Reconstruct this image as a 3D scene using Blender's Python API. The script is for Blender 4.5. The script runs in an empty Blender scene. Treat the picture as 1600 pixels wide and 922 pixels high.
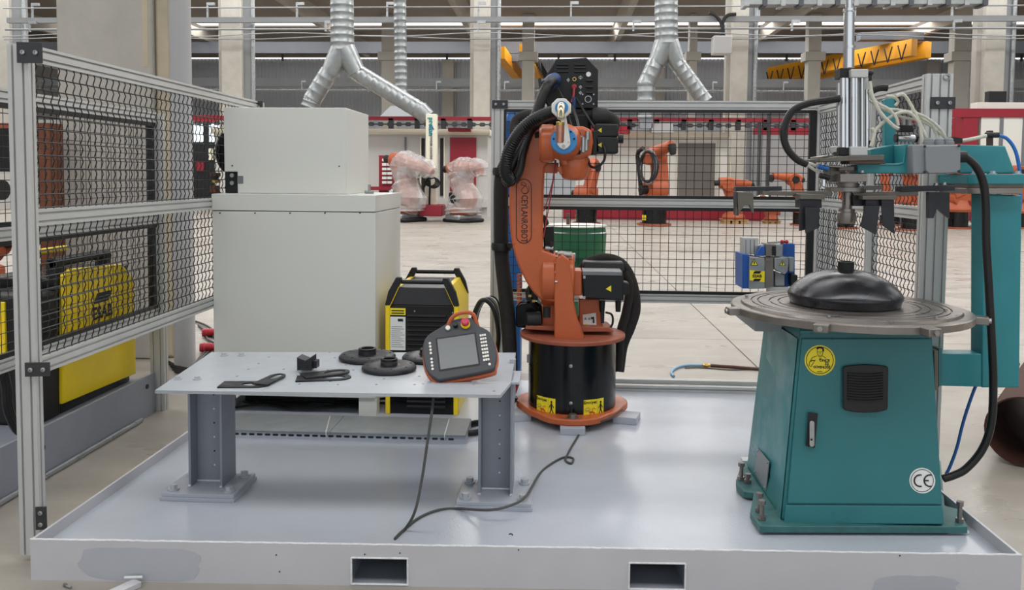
import bpy, math, random
from mathutils import Vector, Matrix, Euler
random.seed(7)
V = Vector; PI = math.pi
SC = bpy.context.scene; COL = SC.collection
# ---------------------------------------------------------------- camera
F = 1300.0; CZ = 1.67; CY = 349.0
yaw = math.atan(70 / F); pit = math.atan(F / 22700); rol = math.radians(.46)
CAMM = Matrix.Rotation(yaw, 3, 'Z') @ Matrix.Rotation(PI / 2 - pit, 3, 'X') @ Matrix.Rotation(rol, 3, 'Z')
cd = bpy.data.cameras.new('camera'); cam = bpy.data.objects.new('camera', cd); COL.objects.link(cam)
cam.matrix_world = Matrix.Translation((0, 0, CZ)) @ CAMM.to_4x4()
cd.sensor_width = 36; cd.lens = 36 * F / 1600; cd.shift_y = (CY - 461) / 1600; cd.clip_end = 500; cd.clip_start = .05
SC.camera = cam
# ---------------------------------------------------------------- world, light, exposure
SC.view_settings.view_transform = 'Standard'; SC.view_settings.look = 'None'
SC.view_settings.gamma = 1; SC.view_settings.exposure = 0.0
SC.cycles.use_denoising = True
SC.cycles.max_bounces = 8; SC.cycles.diffuse_bounces = 3; SC.cycles.glossy_bounces = 3; SC.cycles.transparent_max_bounces = 10
w = bpy.data.worlds.new('overcast_sky'); SC.world = w; w.use_nodes = True
bg = w.node_tree.nodes['Background']; bg.inputs[0].default_value = (.86, .93, 1, 1); bg.inputs[1].default_value = .42

def area(name, loc, sx, sy, power, rot=(0, 0, 0), col=(1, .985, .965)):
    l = bpy.data.lights.new(name, 'AREA'); l.shape = 'RECTANGLE'; l.size = sx; l.size_y = sy; l.energy = power; l.color = col
    o = bpy.data.objects.new(name, l); o.location = loc; o.rotation_euler = rot; COL.objects.link(o); return o
ROOF = 13.2
SKY = [(-26, 3), (-13, 3), (0, 3), (13, 3), (26, 3)]           # long rooflights: y rows
for i, yy in enumerate((-2, 10, 22, 34, 46, 63.2)):
    area('rooflight_daylight', (0, yy, ROOF - .25), 60, 3.0, 4600 if yy > 60 else 3300 if yy > 15 else 1650)
area('open_gate_daylight', (2, -9, 4.5), 24, 8, 420, (math.radians(90), 0, 0), (.93, .97, 1))

def P(px, py, X=None, Y=None, Z=None):
    """point of the photograph carried to the plane X=, Y= or Z= (metres)"""
    d = CAMM @ V(((px - 800) / F, (CY - py) / F, -1))
    t = Y / d.y if Y is not None else ((Z - CZ) / d.z if Z is not None else X / d.x)
    return V((0, 0, CZ)) + d * t
def PX(px, Y, py=300): return P(px, py, Y=Y).x
def PZ(py, Y, px=870): return P(px, py, Y=Y).z

# ---------------------------------------------------------------- materials
def lin(h):
    if isinstance(h, str):
        h = tuple(int(h[i:i + 2], 16) / 255 for i in (0, 2, 4))
    return tuple(c / 12.92 if c <= .04045 else ((c + .055) / 1.055) ** 2.4 for c in h)
MATS = {}
def mat(name, col, rough=.5, metal=0., var=.12, scale=6., bump=0., bscale=40., col2=None, cover=.5, stretch=None, coat=0., trans=0., alpha=1., emit=0., rvar=.0, ior=1.45):
    m = bpy.data.materials.new(name); m.use_nodes = True; nt = m.node_tree; N = nt.nodes; L = nt.links
    b = N['Principled BSDF']; c = lin(col)
    b.inputs['Roughness'].default_value = rough; b.inputs['Metallic'].default_value = metal
    b.inputs['Coat Weight'].default_value = coat; b.inputs['Transmission Weight'].default_value = trans
    b.inputs['Alpha'].default_value = alpha; b.inputs['IOR'].default_value = ior
    tc = N.new('ShaderNodeTexCoord'); mp = N.new('ShaderNodeMapping'); L.new(tc.outputs['Object'], mp.inputs[0])
    if stretch: mp.inputs['Scale'].default_value = stretch
    nz = N.new('ShaderNodeTexNoise'); nz.inputs['Scale'].default_value = scale; nz.inputs['Detail'].default_value = 6; nz.inputs['Roughness'].default_value = .62
    L.new(mp.outputs[0], nz.inputs[0])
    rp = N.new('ShaderNodeValToRGB'); L.new(nz.outputs['Fac'], rp.inputs[0])
    c2 = lin(col2) if col2 else tuple(x * (1 - var) for x in c); c1 = c if col2 else tuple(min(1, x * (1 + var * .6)) for x in c)
    w_ = .5 if not col2 else .3; lo = .5 - .5 * w_ + (cover - .5) * .5
    rp.color_ramp.elements[0].position = lo; rp.color_ramp.elements[1].position = lo + w_
    rp.color_ramp.elements[0].color = (*c2, 1); rp.color_ramp.elements[1].color = (*c1, 1)
    L.new(rp.outputs[0], b.inputs['Base Color'])
    if rvar:
        mr = N.new('ShaderNodeMapRange'); mr.inputs['To Min'].default_value = max(0, rough - rvar); mr.inputs['To Max'].default_value = min(1, rough + rvar)
        n3 = N.new('ShaderNodeTexNoise'); n3.inputs['Scale'].default_value = scale * 1.7; n3.inputs['Detail'].default_value = 4; L.new(mp.outputs[0], n3.inputs[0])
        mr.inputs['From Min'].default_value = .3; mr.inputs['From Max'].default_value = .7
        L.new(n3.outputs['Fac'], mr.inputs[0]); L.new(mr.outputs[0], b.inputs['Roughness'])
    if bump:
        n2 = N.new('ShaderNodeTexNoise'); n2.inputs['Scale'].default_value = bscale; n2.inputs['Detail'].default_value = 3; L.new(mp.outputs[0], n2.inputs[0])
        bp = N.new('ShaderNodeBump'); bp.inputs['Strength'].default_value = bump; bp.inputs['Distance'].default_value = .01
        L.new(n2.outputs['Fac'], bp.inputs['Height']); L.new(bp.outputs[0], b.inputs['Normal'])
    if emit:
        L.new(rp.outputs[0], b.inputs['Emission Color']); b.inputs['Emission Strength'].default_value = emit
    MATS[name] = m; return m
mat('concrete_floor', '9E988F', .36, var=.24, scale=.9, bump=.05, bscale=60, rvar=.12, stretch=(1, 2.2, 1))
mat('concrete_near', 'A49B8D', .62, var=.26, scale=1.3, bump=.08, bscale=70, rvar=.12)
mat('concrete_joint', '6B665E', .9)
mat('concrete', 'B6B2AA', .85, var=.14, scale=2.2, bump=.25, bscale=22)
mat('concrete_far', 'A6A29B', .85, var=.1, scale=.8)
mat('concrete_warm', 'C4B8A0', .85, var=.2, scale=3, bump=.2, bscale=30)
mat('roof_dark', '857B72', .9, var=.1, scale=.3)
mat('roof_beam', 'A79F95', .9, var=.1, scale=.5)
mat('corrugated', 'BCC0C6', .6, var=.06, scale=.3)
mat('corrugated_dark', 'A9ACB2', .6, var=.06, scale=.3)
mat('steel_beam', '4E5157', .6, var=.1, scale=1)
mat('steel_beam_light', '8A8D90', .6, var=.1, scale=1)
mat('daylight_panel', 'FFFFFF', .5, emit=2.2, var=0)
mat('window_light', 'DDEBF2', .5, emit=1.6, var=.05)
mat('deck_paint', 'B3B9C3', .2, var=.05, scale=5, bump=.08, bscale=75)
mat('beam_paint', 'BEBEC3', .42, var=.07, scale=2.5, bump=.05, bscale=30, rvar=.1)
mat('patch_paint', 'ADB0B8', .4, var=.05, scale=6)
mat('weld_white', 'DCDDDF', .5, var=.15, scale=30, bump=.5, bscale=90)
mat('table_paint', 'A9AEB8', .38, var=.08, scale=5, bump=.05, rvar=.1)
mat('table_top', 'A9AFB6', .3, var=.12, scale=10, cover=.35, bump=.04)
mat('leg_paint', '8A8F99', .45, var=.07, scale=5)
mat('galv', 'A4A8AB', .35, .75, var=.2, scale=8, rvar=.1)
mat('duct_metal', '9A9FA1', .4, .8, var=.18, scale=3, rvar=.12)
mat('alu', 'C0C1BF', .4, .2, var=.08, scale=4, stretch=(1, 1, .2))
mat('alu_slot', '6D6F71', .5, .5)
mat('black_plate', '3B3B3D', .45, .3, var=.1)
mat('bolt_steel', 'A9ABAC', .3, .9, var=.15, scale=40)
mat('bolt_paint', 'B4B8BF', .35, .1, var=.08, scale=40)
mat('dark_bolt', '3A3A3C', .4, .7)
mat('wire_black', '1C1E20', .45, .2, var=.1)
mat('rubber', '161618', .42, var=.2, scale=12)
mat('black_paint', '08090D', .22, var=.2, scale=4, rvar=.08)
mat('black_matte', '17181A', .55, var=.2, scale=9, bump=.05)
mat('black_fabric', '23201E', .8, var=.3, scale=30, bump=.3, bscale=160)
mat('cabinet_grey', 'D2D3CD', .42, var=.03, scale=1.2, rvar=.06)
mat('cabinet_dark', '0D0E10', .6)
mat('orange', 'B85C33', .36, var=.1, scale=5, bump=.04, rvar=.1, coat=.1)
mat('orange_dusty', '9C5640', .6, var=.22, scale=9, rvar=.1)
mat('orange_far', 'A95432', .5, var=.12, scale=3)
mat('teal', '2F7277', .33, var=.08, scale=3, bump=.03, rvar=.08)
mat('teal_light', '367E85', .38, var=.14, scale=5, bump=.05, rvar=.1)
mat('teal_arm', '2E848D', .36, var=.12, scale=4, bump=.04, rvar=.08)
mat('teal_dirty', '3A6A6B', .5, var=.3, scale=14, bump=.1)
mat('machined', '8B8580', .36, .8, var=.2, scale=7, bump=.06, bscale=60, rvar=.1)
mat('machined_dark', '6B665F', .42, .7, var=.25, scale=9, bump=.08, rvar=.1)
mat('chrome', 'D6D8DA', .14, .95, var=.05)
mat('black_steel', '35363A', .4, .55, var=.3, scale=9, bump=.05, rvar=.1)
mat('dome_steel', '434448', .27, .75, var=.28, scale=5, bump=.03, rvar=.12)
mat('brown_steel', '5A463F', .6, .2, var=.2)
mat('rust', '4A2A1E', .8, var=.4, scale=6, bump=.2)
mat('rust_light', '7A4A35', .8, var=.4, scale=6, bump=.2)
mat('yellow', 'F6D61E', .35, var=.06, scale=5)
mat('yellow_label', 'F2DE2A', .4, var=.04)
mat('yellow_dull', 'CFC045', .4, var=.05)
mat('crane_yellow', 'D8951C', .5, var=.1, scale=.6)
mat('white_label', 'E4E5E2', .4, var=.04)
mat('ink', '16161A', .5, var=.1)
mat('ink_grey', '6F7276', .5)
mat('red_ink', 'B5362A', .5)
mat('cream', 'E6E2CE', .5, var=.04, scale=1)
mat('plant_white', 'C4C3BF', .55, var=.05, scale=.6)
mat('plant_red', '8C1E2E', .5, var=.1, scale=1)
mat('container_white', 'D8D7D0', .5, var=.04, scale=.4)
mat('door_grey', '6E6964', .5, .2, var=.12, scale=1)
mat('grey_wall', 'A9A9AA', .6, var=.05, scale=.5)
mat('red', 'A81F2C', .45, var=.1)
mat('red_button', 'B9344A', .35, var=.04)
mat('red_wire', '9A2F33', .5)
mat('blue', '2457A6', .4, var=.1, scale=6)
mat('blue_ring', '3C8BC9', .4, var=.08, scale=9)
mat('blue_hose', '2F72C4', .35)
mat('blue_hose_pale', '7FA9C9', .4)
mat('blue_barrel', '1E5A9C', .45, var=.15)
mat('green', '1E5C3C', .4, var=.15)
mat('brass', 'B59A55', .25, .9, var=.2, scale=30)
mat('copper', 'B9836E', .3, .85, var=.25, scale=30)
mat('nozzle', 'C7BDA0', .22, .9, var=.2, scale=30)
mat('white_plastic', 'E2E0DA', .45, var=.06, scale=20)
mat('braid', 'CFCFC2', .5, var=.22, scale=120, bump=.4, bscale=300)
mat('box_grey', '82868A', .45, var=.03)
mat('pendant_grey', '3C3F44', .5, var=.06, scale=10)
mat('navy', '1D3F6E', .5)
mat('cover_grey', '858A8C', .5, .1, var=.15, scale=8)
mat('cable_grey', '4A4A48', .6)
mat('screen', '4C5256', .16, var=.06, scale=10)
mat('plastic_wrap', 'D6D6D6', .12, var=.2, scale=4, bump=1.0, bscale=7, alpha=.4)
mat('wood', 'B18B5E', .8, var=.2, scale=5)
mat('brown_hose', '5A3A35', .5)
mat('teal_ink', '2A8C93', .5)

# ---------------------------------------------------------------- mesh helpers
OFF = {}
def catmull(pts, n=8):
    pts = [V(p) for p in pts]; out = []
    for i in range(len(pts) - 1):
        a = pts[i - 1] if i else pts[0] * 2 - pts[1]; b, c = pts[i], pts[i + 1]
        d = pts[i + 2] if i + 2 < len(pts) else pts[-1] * 2 - pts[-2]
        for k in range(n):
            t = k / n
            out.append(.5 * ((2 * b) + (c - a) * t + (2 * a - 5 * b + 4 * c - d) * t * t + (3 * b - a - 3 * c + d) * t ** 3))
    out.append(pts[-1]); return out
def frame(d):
    d = d.normalized(); u = V((0, 0, 1)) if abs(d.z) < .95 else V((0, 1, 0))
    a = u.cross(d).normalized(); return a, d.cross(a).normalized()
class MB:
    def __init__(s): s.v = []; s.f = []; s.m = []; s.mi = 0
    def add(s, vs, fs):
        o = len(s.v); s.v += [tuple(p) for p in vs]; s.f += [tuple(i + o for i in f) for f in fs]; s.m += [s.mi] * len(fs); return s
    def box(s, a, b):
        x0, y0, z0 = (min(a[i], b[i]) for i in range(3)); x1, y1, z1 = (max(a[i], b[i]) for i in range(3))
        return s.add([(x0, y0, z0), (x1, y0, z0), (x1, y1, z0), (x0, y1, z0), (x0, y0, z1), (x1, y0, z1), (x1, y1, z1), (x0, y1, z1)],
                     [(0, 3, 2, 1), (4, 5, 6, 7), (0, 1, 5, 4), (1, 2, 6, 5), (2, 3, 7, 6), (3, 0, 4, 7)])
    def obox(s, c, size, R=None):
        c = V(c); hx, hy, hz = (x / 2 for x in size); R = R or Matrix.Identity(3)
        if isinstance(R, Euler): R = R.to_matrix()
        vs = [c + R @ V((sx * hx, sy * hy, sz * hz)) for sz in (-1, 1) for sx, sy in ((-1, -1), (1, -1), (1, 1), (-1, 1))]
        return s.add(vs, [(0, 3, 2, 1), (4, 5, 6, 7), (0, 1, 5, 4), (1, 2, 6, 5), (2, 3, 7, 6), (3, 0, 4, 7)])
    def bar(s, p0, p1, wa, wb):
        """square bar from p0 to p1"""
        p0, p1 = V(p0), V(p1); a, b = frame(p1 - p0); a *= wa / 2; b *= wb / 2
        vs = [p + x for p in (p0, p1) for x in (-a - b, a - b, a + b, -a + b)]
        return s.add(vs, [(3, 2, 1, 0), (4, 5, 6, 7), (0, 1, 5, 4), (1, 2, 6, 5), (2, 3, 7, 6), (3, 0, 4, 7)])
    def cyl(s, p0, p1, r0, r1=None, n=20, cap=True):
        p0, p1 = V(p0), V(p1); r1 = r0 if r1 is None else r1; a, b = frame(p1 - p0)
        vs = [p + (a * math.cos(2 * PI * k / n) + b * math.sin(2 * PI * k / n)) * r for p, r in ((p0, r0), (p1, r1)) for k in range(n)]
        fs = [(k, (k + 1) % n, n + (k + 1) % n, n + k) for k in range(n)]
        if cap: fs += [tuple(range(n - 1, -1, -1)), tuple(range(n, 2 * n))]
        return s.add(vs, fs)
    def tube(s, pts, r, n=8, closed=False, cap=True):
        pts = [V(p) for p in pts]; m = len(pts); vs = []; a = None
        for i, p in enumerate(pts):
            d = (pts[(i + 1) % m] - pts[i - 1]) if closed else (pts[min(i + 1, m - 1)] - pts[max(i - 1, 0)])
            if d.length < 1e-9: d = V((0, 0, 1))
            d.normalize()
            if a is None: a, _ = frame(d)
            a = (a - d * a.dot(d)).normalized(); b = d.cross(a); rr = r[i] if isinstance(r, (list, tuple)) else r
            vs += [p + (a * math.cos(2 * PI * k / n) + b * math.sin(2 * PI * k / n)) * rr for k in range(n)]
        fs = [(i * n + k, i * n + (k + 1) % n, ((i + 1) % m) * n + (k + 1) % n, ((i + 1) % m) * n + k) for i in range(m if closed else m - 1) for k in range(n)]
        if cap and not closed: fs += [tuple(range(n - 1, -1, -1)), tuple(range((m - 1) * n, m * n))]
        return s.add(vs, fs)
    def lathe(s, prof, c=(0, 0, 0), n=40, ax=(0, 0, 1), arc=None):
        c = V(c); ax = V(ax).normalized(); a, b = frame(ax) if abs(ax.z) < .95 else (V((1, 0, 0)), V((0, 1, 0)) * (1 if ax.z > 0 else -1)); vs = []
        for r, z in prof: vs += [c + ax * z + (a * math.cos(2 * PI * k / n) + b * math.sin(2 * PI * k / n)) * r for k in range(n)]
        m = len(prof)
        fs = [(i * n + k, i * n + (k + 1) % n, (i + 1) * n + (k + 1) % n, (i + 1) * n + k) for i in range(m - 1) for k in range(n)]
        if prof[0] != prof[-1] and prof[0][0] > 1e-6: fs.append(tuple(range(n - 1, -1, -1)))
        if prof[0] != prof[-1] and prof[-1][0] > 1e-6: fs.append(tuple(range((m - 1) * n, m * n)))
        return s.add(vs, fs)
    def prism(s, poly, ax, t0, t1):
        def mk(p, t): return {'X': (t, p[0], p[1]), 'Y': (p[0], t, p[1]), 'Z': (p[0], p[1], t)}[ax]
        n = len(poly); vs = [mk(p, t0) for p in poly] + [mk(p, t1) for p in poly]
        fs = [(k, (k + 1) % n, n + (k + 1) % n, n + k) for k in range(n)] + [tuple(range(n - 1, -1, -1)), tuple(range(n, 2 * n))]
        return s.add(vs, fs)
    def ext(s, poly, p0, p1, a, b):
        p0, p1, a, b = V(p0), V(p1), V(a), V(b); n = len(poly)
        vs = [p + a * q[0] + b * q[1] for p in (p0, p1) for q in poly]
        fs = [(k, (k + 1) % n, n + (k + 1) % n, n + k) for k in range(n)] + [tuple(range(n - 1, -1, -1)), tuple(range(n, 2 * n))]
        return s.add(vs, fs)
    def hexbolt(s, c, r, h, ax=(0, 0, 1), washer=True):
        c = V(c); ax = V(ax).normalized()
        if washer: s.cyl(c, c + ax * h * .3, r * 1.45, n=14)
        s.cyl(c + ax * h * .25, c + ax * h, r, n=6); return s
    def sphere(s, c, r, n=14, m=9, sc=(1, 1, 1)):
        c = V(c); vs = []; fs = []
        for i in range(m + 1):
            t = PI * i / m
            vs += [c + V((sc[0] * r * math.sin(t) * math.cos(2 * PI * k / n), sc[1] * r * math.sin(t) * math.sin(2 * PI * k / n), sc[2] * r * math.cos(t))) for k in range(n)]
        fs = [(i * n + k, (i + 1) * n + k, (i + 1) * n + (k + 1) % n, i * n + (k + 1) % n) for i in range(m) for k in range(n)]
        return s.add(vs, fs)
    def build(s, name, m, parent=None, bevel=0, seg=2, smooth=35, kind=None, label=None, origin=None, subsurf=0):
        me = bpy.data.meshes.new(name); off = V((0, 0, 0))
        if parent is not None: off = OFF[parent.name]
        elif origin is not None: off = V(origin)
        me.from_pydata([tuple(V(p) - off) for p in s.v], [], s.f)
        for x in (m if isinstance(m, (list, tuple)) else [m]): me.materials.append(MATS[x] if isinstance(x, str) else x)
        if any(s.m): me.polygons.foreach_set('material_index', s.m)
        if smooth:
            me.shade_smooth(); me.set_sharp_from_angle(angle=math.radians(smooth))
        me.validate(); me.update()
        o = bpy.data.objects.new(name, me); COL.objects.link(o)
        if parent is not None: o.parent = parent
        else: o.location = off
        OFF[o.name] = off
        if bevel:
            b = o.modifiers.new('bevel', 'BEVEL'); b.width = bevel; b.segments = seg; b.limit_method = 'ANGLE'; b.angle_limit = math.radians(40); b.harden_normals = False
        if subsurf:
            b = o.modifiers.new('sub', 'SUBSURF'); b.levels = b.render_levels = subsurf
        if kind: o['kind'] = kind
        if label: o['label'] = label
        return o
def thing(name, label, cat, loc=(0, 0, 0), group=None):
    o = bpy.data.objects.new(name, None); COL.objects.link(o); o.location = loc; o.empty_display_size = .1
    OFF[o.name] = V(loc); tag(o, label, cat, group); return o
def tag(o, label, cat, group=None, kind=None):
    o['label'] = label; o['category'] = cat
    if group: o['group'] = group
    if kind: o['kind'] = kind
    return o
def copy_tree(o, parent=None):
    c = o.copy(); COL.objects.link(c); c.parent = parent; OFF[c.name] = OFF.get(o.name, V((0, 0, 0)))
    for ch in list(o.children): copy_tree(ch, c)
    return c
def B(a, b): return MB().box(a, b)
def text(s, size, c, right, up, m, parent, name='lettering', ext=.0006, bold=.0, sx=1.0, align='CENTER', spacing=1.0):
    cu = bpy.data.curves.new('t', 'FONT'); cu.body = s; cu.size = size; cu.extrude = ext; cu.offset = bold; cu.align_x = align; cu.align_y = 'CENTER'; cu.resolution_u = 2; cu.space_character = spacing
    tmp = bpy.data.objects.new('t', cu); COL.objects.link(tmp)
    dg = bpy.context.evaluated_depsgraph_get(); me = bpy.data.meshes.new_from_object(tmp.evaluated_get(dg)); bpy.data.objects.remove(tmp)
    right = V(right).normalized(); up = V(up).normalized(); nrm = right.cross(up)
    off = OFF[parent.name] if parent is not None else V((0, 0, 0))
    for v in me.vertices: v.co = V(c) + right * v.co.x * sx + up * v.co.y + nrm * v.co.z - off
    me.materials.clear(); me.materials.append(MATS[m]); me.name = name
    o = bpy.data.objects.new(name, me); COL.objects.link(o); o.parent = parent; OFF[o.name] = off; return o
def loops(name, ls, th, m, fn, parent=None, bevel=.001, origin=None):
    """flat plate from closed 2D loops (first outer, rest holes); fn maps (x,y,z)->world"""
    cu = bpy.data.curves.new('l', 'CURVE'); cu.dimensions = '2D'; cu.fill_mode = 'BOTH'; cu.extrude = th / 2; cu.bevel_depth = 0
    for lp in ls:
        sp = cu.splines.new('POLY'); sp.points.add(len(lp) - 1); sp.use_cyclic_u = True
        for q, (x, y) in zip(sp.points, lp): q.co = (x, y, 0, 1)
    tmp = bpy.data.objects.new('l', cu); COL.objects.link(tmp)
    dg = bpy.context.evaluated_depsgraph_get(); me = bpy.data.meshes.new_from_object(tmp.evaluated_get(dg)); bpy.data.objects.remove(tmp)
    off = OFF[parent.name] if parent is not None else V(origin or (0, 0, 0))
    for v in me.vertices: v.co = V(fn(v.co.x, v.co.y, v.co.z)) - off
    me.materials.clear(); me.materials.append(MATS[m]); me.name = name
    o = bpy.data.objects.new(name, me); COL.objects.link(o); OFF[o.name] = off
    if parent is not None: o.parent = parent
    else: o.location = off
    return o
def circ(cx, cy, r, n=24, ry=None): return [(cx + r * math.cos(2 * PI * k / n), cy + (ry or r) * math.sin(2 * PI * k / n)) for k in range(n)]
def rrect(w, h, r, n=5, cx=0, cy=0):
    out = []
    for (sx, sy, a0) in ((1, 1, 0), (-1, 1, 90), (-1, -1, 180), (1, -1, 270)):
        for k in range(n + 1):
            a = math.radians(a0 + 90 * k / n); out.append((cx + sx * (w / 2 - r) + r * math.cos(a), cy + sy * (h / 2 - r) + r * math.sin(a)))
    return out
# ================================================================ hall shell
def struct(o): o['kind'] = 'structure'; return o
fl = struct(B((-45, -12, -.3), (45, 78, -.03)).build('floor', 'concrete_joint'))
xs = [-45, -37.6, -30.2, -22.8, -15.4, -8.0, 1.78, 9.4, 16.8, 24.2, 31.6, 45]
ys = [-12, -4, 3.0, 8.6, 16, 24, 32, 40, 48, 56, 64, 78]
for i in range(len(xs) - 1):
    for j in range(len(ys) - 1):
        B((xs[i] + .006, ys[j] + .006, -.04), (xs[i + 1] - .006, ys[j + 1] - .006, 0)).build('concrete_slab', 'concrete_floor' , fl, smooth=0)
# back wall: corrugated cladding in two heights, band of ribbon light
def corr(name, x0, x1, z0, z1, y, m, pitch=.34):
    mb = MB(); pts = []; x = x0
    while x < x1:
        pts += [(x, 0), (x + pitch * .45, 0), (x + pitch * .55, -.07), (x + pitch * .9, -.07)]; x += pitch
    n = len(pts); vs = [(p[0], y + p[1], z) for z in (z0, z1) for p in pts]
    mb.add(vs, [(k, k + 1, n + k + 1, n + k) for k in range(n - 1)]); return mb.build(name, m, wb, smooth=0)
wb = struct(B((-45, 75.3, 0), (45, 75.6, 12.12)).build('wall_back', 'concrete_far'))
corr('cladding', -45, 45, 0, 7.0, 75.1, 'corrugated'); corr('cladding', -45, 45, 7.0, 12.12, 75.1, 'corrugated_dark')
struct(B((-45, 75.0, 12.12), (45, 75.3, 12.2)).build('window_1', 'daylight_panel'))
for i in range(-9, 10): B((i * 5 - .1, 74.95, 11.9), (i * 5 + .1, 75.02, 12.5)).build('mullion', 'steel_beam', wb)
struct(B((-45, 75.0, 12.2), (45, 75.6, ROOF + .3)).build('trim_1', 'roof_dark'))
struct(B((45, -12, 0), (45.3, 75.6, ROOF)).build('wall_right', 'concrete_far'))
struct(B((-45.3, -12, 0), (-45, 75.6, ROOF)).build('wall_left', 'concrete_far'))
# roof: strips between rooflights
rf = struct(bpy.data.objects.new('ceiling', None)); COL.objects.link(rf); OFF['ceiling'] = V((0, 0, 0))
edges = [-12, -4, 0, 8, 12, 20, 24, 32, 36, 44, 48, 61.9, 65.0, 75.3]
for i in range(0, len(edges) - 1):
    a, b = edges[i], edges[i + 1]
    if i % 2 == 0: B((-45, a, ROOF), (45, b, ROOF + .2)).build('roof_panel', 'roof_dark', rf)
    else: B((-45, a, ROOF + .1), (45, b, ROOF + .15)).build('rooflight', 'daylight_panel', rf)
for i, x in enumerate((-39, -28.4, -17.2, -6.6, 4.6, 15.8, 27, 38.2)):      # deep precast roof beams, running away
    MB().prism([(x - .5, ROOF), (x - .2, ROOF - .9), (x + .2, ROOF - .9), (x + .5, ROOF)], 'Y', 50, 75).build('roof_beam', 'roof_beam', rf)
# crane girders and eaves beams across the hall
B((-45, 66, 11.3), (45, 66.5, 12.2)).build('girder', 'steel_beam', rf)
# near row of columns
cols = []
def column(px0, px1, Y, label, dep=.9, m='concrete', side=True, top=ROOF, grp=None, name='concrete_column'):
    x0, x1 = PX(px0, Y, 60), PX(px1, Y, 60)
    t = thing(name, label, 'column', ((x0 + x1) / 2, Y, 0), grp)
    B((x0, Y, 0), (x1, Y + dep, top)).build('shaft', m, t, bevel=.04)
    if side:
        B((x1, Y + .25, 0), (x1 + (x1 - x0) * .38, Y + dep * .8, top)).build('web', 'steel_beam_light', t)
        B((x0 - (x1 - x0) * .25, Y + .3, 0), (x0, Y + dep * .8, top)).build('web', 'concrete_far', t)
        MB().cyl((x1 + (x1 - x0) * .48, Y + .2, 0), (x1 + (x1 - x0) * .48, Y + .2, top), .1, n=10).build('downpipe', 'galv', t)
    return t
column(345, 377, 36, 'tall concrete column rising behind the white control cabinet', grp=None)
column(740, 766, 36, 'tall concrete column rising left of the robot wire feeder')
column(1144, 1170, 36, 'tall concrete column carrying the grey switch box')
column(1540, 1572, 36, 'tall concrete column near the right edge, beside the red and white container')
column(-24, 14, 36, 'tall concrete column at the left edge beyond the neighbouring cell')
for px0, px1, l in ((596, 620, 'between the two forks of the left duct and its thin neighbour'), (816, 835, 'just left of the black wire feeder'), (1078, 1090, 'behind the right forked duct'), (1264, 1284, 'in front of the yellow crane bridge'), (1492, 1518, 'behind the right fence post')):
    t = column(px0, px1, 60, 'far concrete column ' + l, side=False, m='concrete_far', grp=None)
    x0, x1 = PX(px0, 60, 60), PX(px1, 60, 60)
    B((x0 - .25, 59.8, 9.9), (x1 + .25, 61, 10.5)).build('corbel', 'concrete_far', t)
for px in (262, 700, 1460, 1030):
    x = PX(px, 74, 60); tag(B((x - .5, 74, 0), (x + .5, 75, 11.9)).build('wall_pilaster', 'concrete_far', origin=(x, 74, 0)), 'slim concrete pilaster against the corrugated back wall, ' + {262: 'hidden by the broad near column', 700: 'left of the tall middle column', 1460: 'behind the right fence post', 1030: 'behind the right forked duct'}[px], 'column', 'pilasters on the back wall')
# big near column at the left with chamfer and grey pipe
YB = 7.2
x0, x1 = PX(88, YB, 60), PX(236, YB, 60); x2 = PX(262, YB, 60)
t = thing('broad_concrete_column', 'broad pale concrete column close behind the left fence, with a grey downpipe at its edge', 'column', ((x0 + x1) / 2, YB, 0))
B((x0, YB, 0), (x1, YB + .5, ROOF)).build('shaft', 'concrete', t, bevel=.015)
B((x1, YB + .06, 0), (x2, YB + .44, ROOF)).build('flange', 'concrete_warm', t, bevel=.03)
B((PX(232, YB) - .03, YB - .004, 2.6), (PX(232, YB) + .02, YB + .02, ROOF)).build('mortar_streak', 'concrete_warm', t)
tag(MB().cyl((P(285, 300, Y=6.95).x, 6.95, 0), (P(285, 300, Y=6.95).x, 6.95, ROOF - .01), .088, n=28).build('drain_pipe', 'grey_wall', origin=(P(285, 300, Y=6.95).x, 6.95, 0)), 'smooth grey round pipe standing beside the broad concrete column', 'pipe')
# horizontal members with hangers between the near columns
def rail(name, label, cat, z, Y, r, m, x0=-24, x1=24, hang=0, square=False, hz=.9, grp=None):
    t = thing(name, label, cat, (0, Y, z), grp)
    mb = MB()
    if square: mb.box((x0, Y - r, z - r), (x1, Y + r, z + r))
    else: mb.cyl((x0, Y, z), (x1, Y, z), r, n=8)
    mb.build('beam' if square else 'pipe', m, t)
    if hang:
        x = x0 + 1.1
        while x < x1:
            MB().box((x - .035, Y - .04, z - .1), (x + .035, Y + .04, z + hz)).box((x, Y - .05, z + hz - .12), (x + .32, Y + .05, z + hz)).build('bracket', 'galv', t); x += hang
    return t
zz = lambda py, Y=35: PZ(py, Y)
rail('steel_beam', 'upper grey steel beam spanning the hall between columns', 'beam', zz(27), 35.5, .11, 'steel_beam_light', square=True, hang=3.9, hz=.75)
rail('thin_pipe', 'thin pale pipe running along the top of the picture', 'pipe', zz(9), 35.2, .03, 'steel_beam_light')
rail('conduit_pipe', 'straight grey conduit under the upper steel beam', 'pipe', zz(43), 35.3, .045, 'steel_beam_light', hang=6.5, hz=.35)
for k, (a, b) in enumerate(((50, 56), (54, 60))):
    pts = []; x = -24
    i = 0
    while x <= 24: pts.append((x, 35.1 + .1 * k, zz(a if i % 2 else b))); x += 4.2 + k; i += 1
    tag(MB().tube(catmull(pts, 6), .024, 6).build('slack_cable', 'steel_beam_light', origin=pts[0]), ('upper' if k == 0 else 'lower') + ' slack white cable strung between the columns', 'cable')
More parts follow.
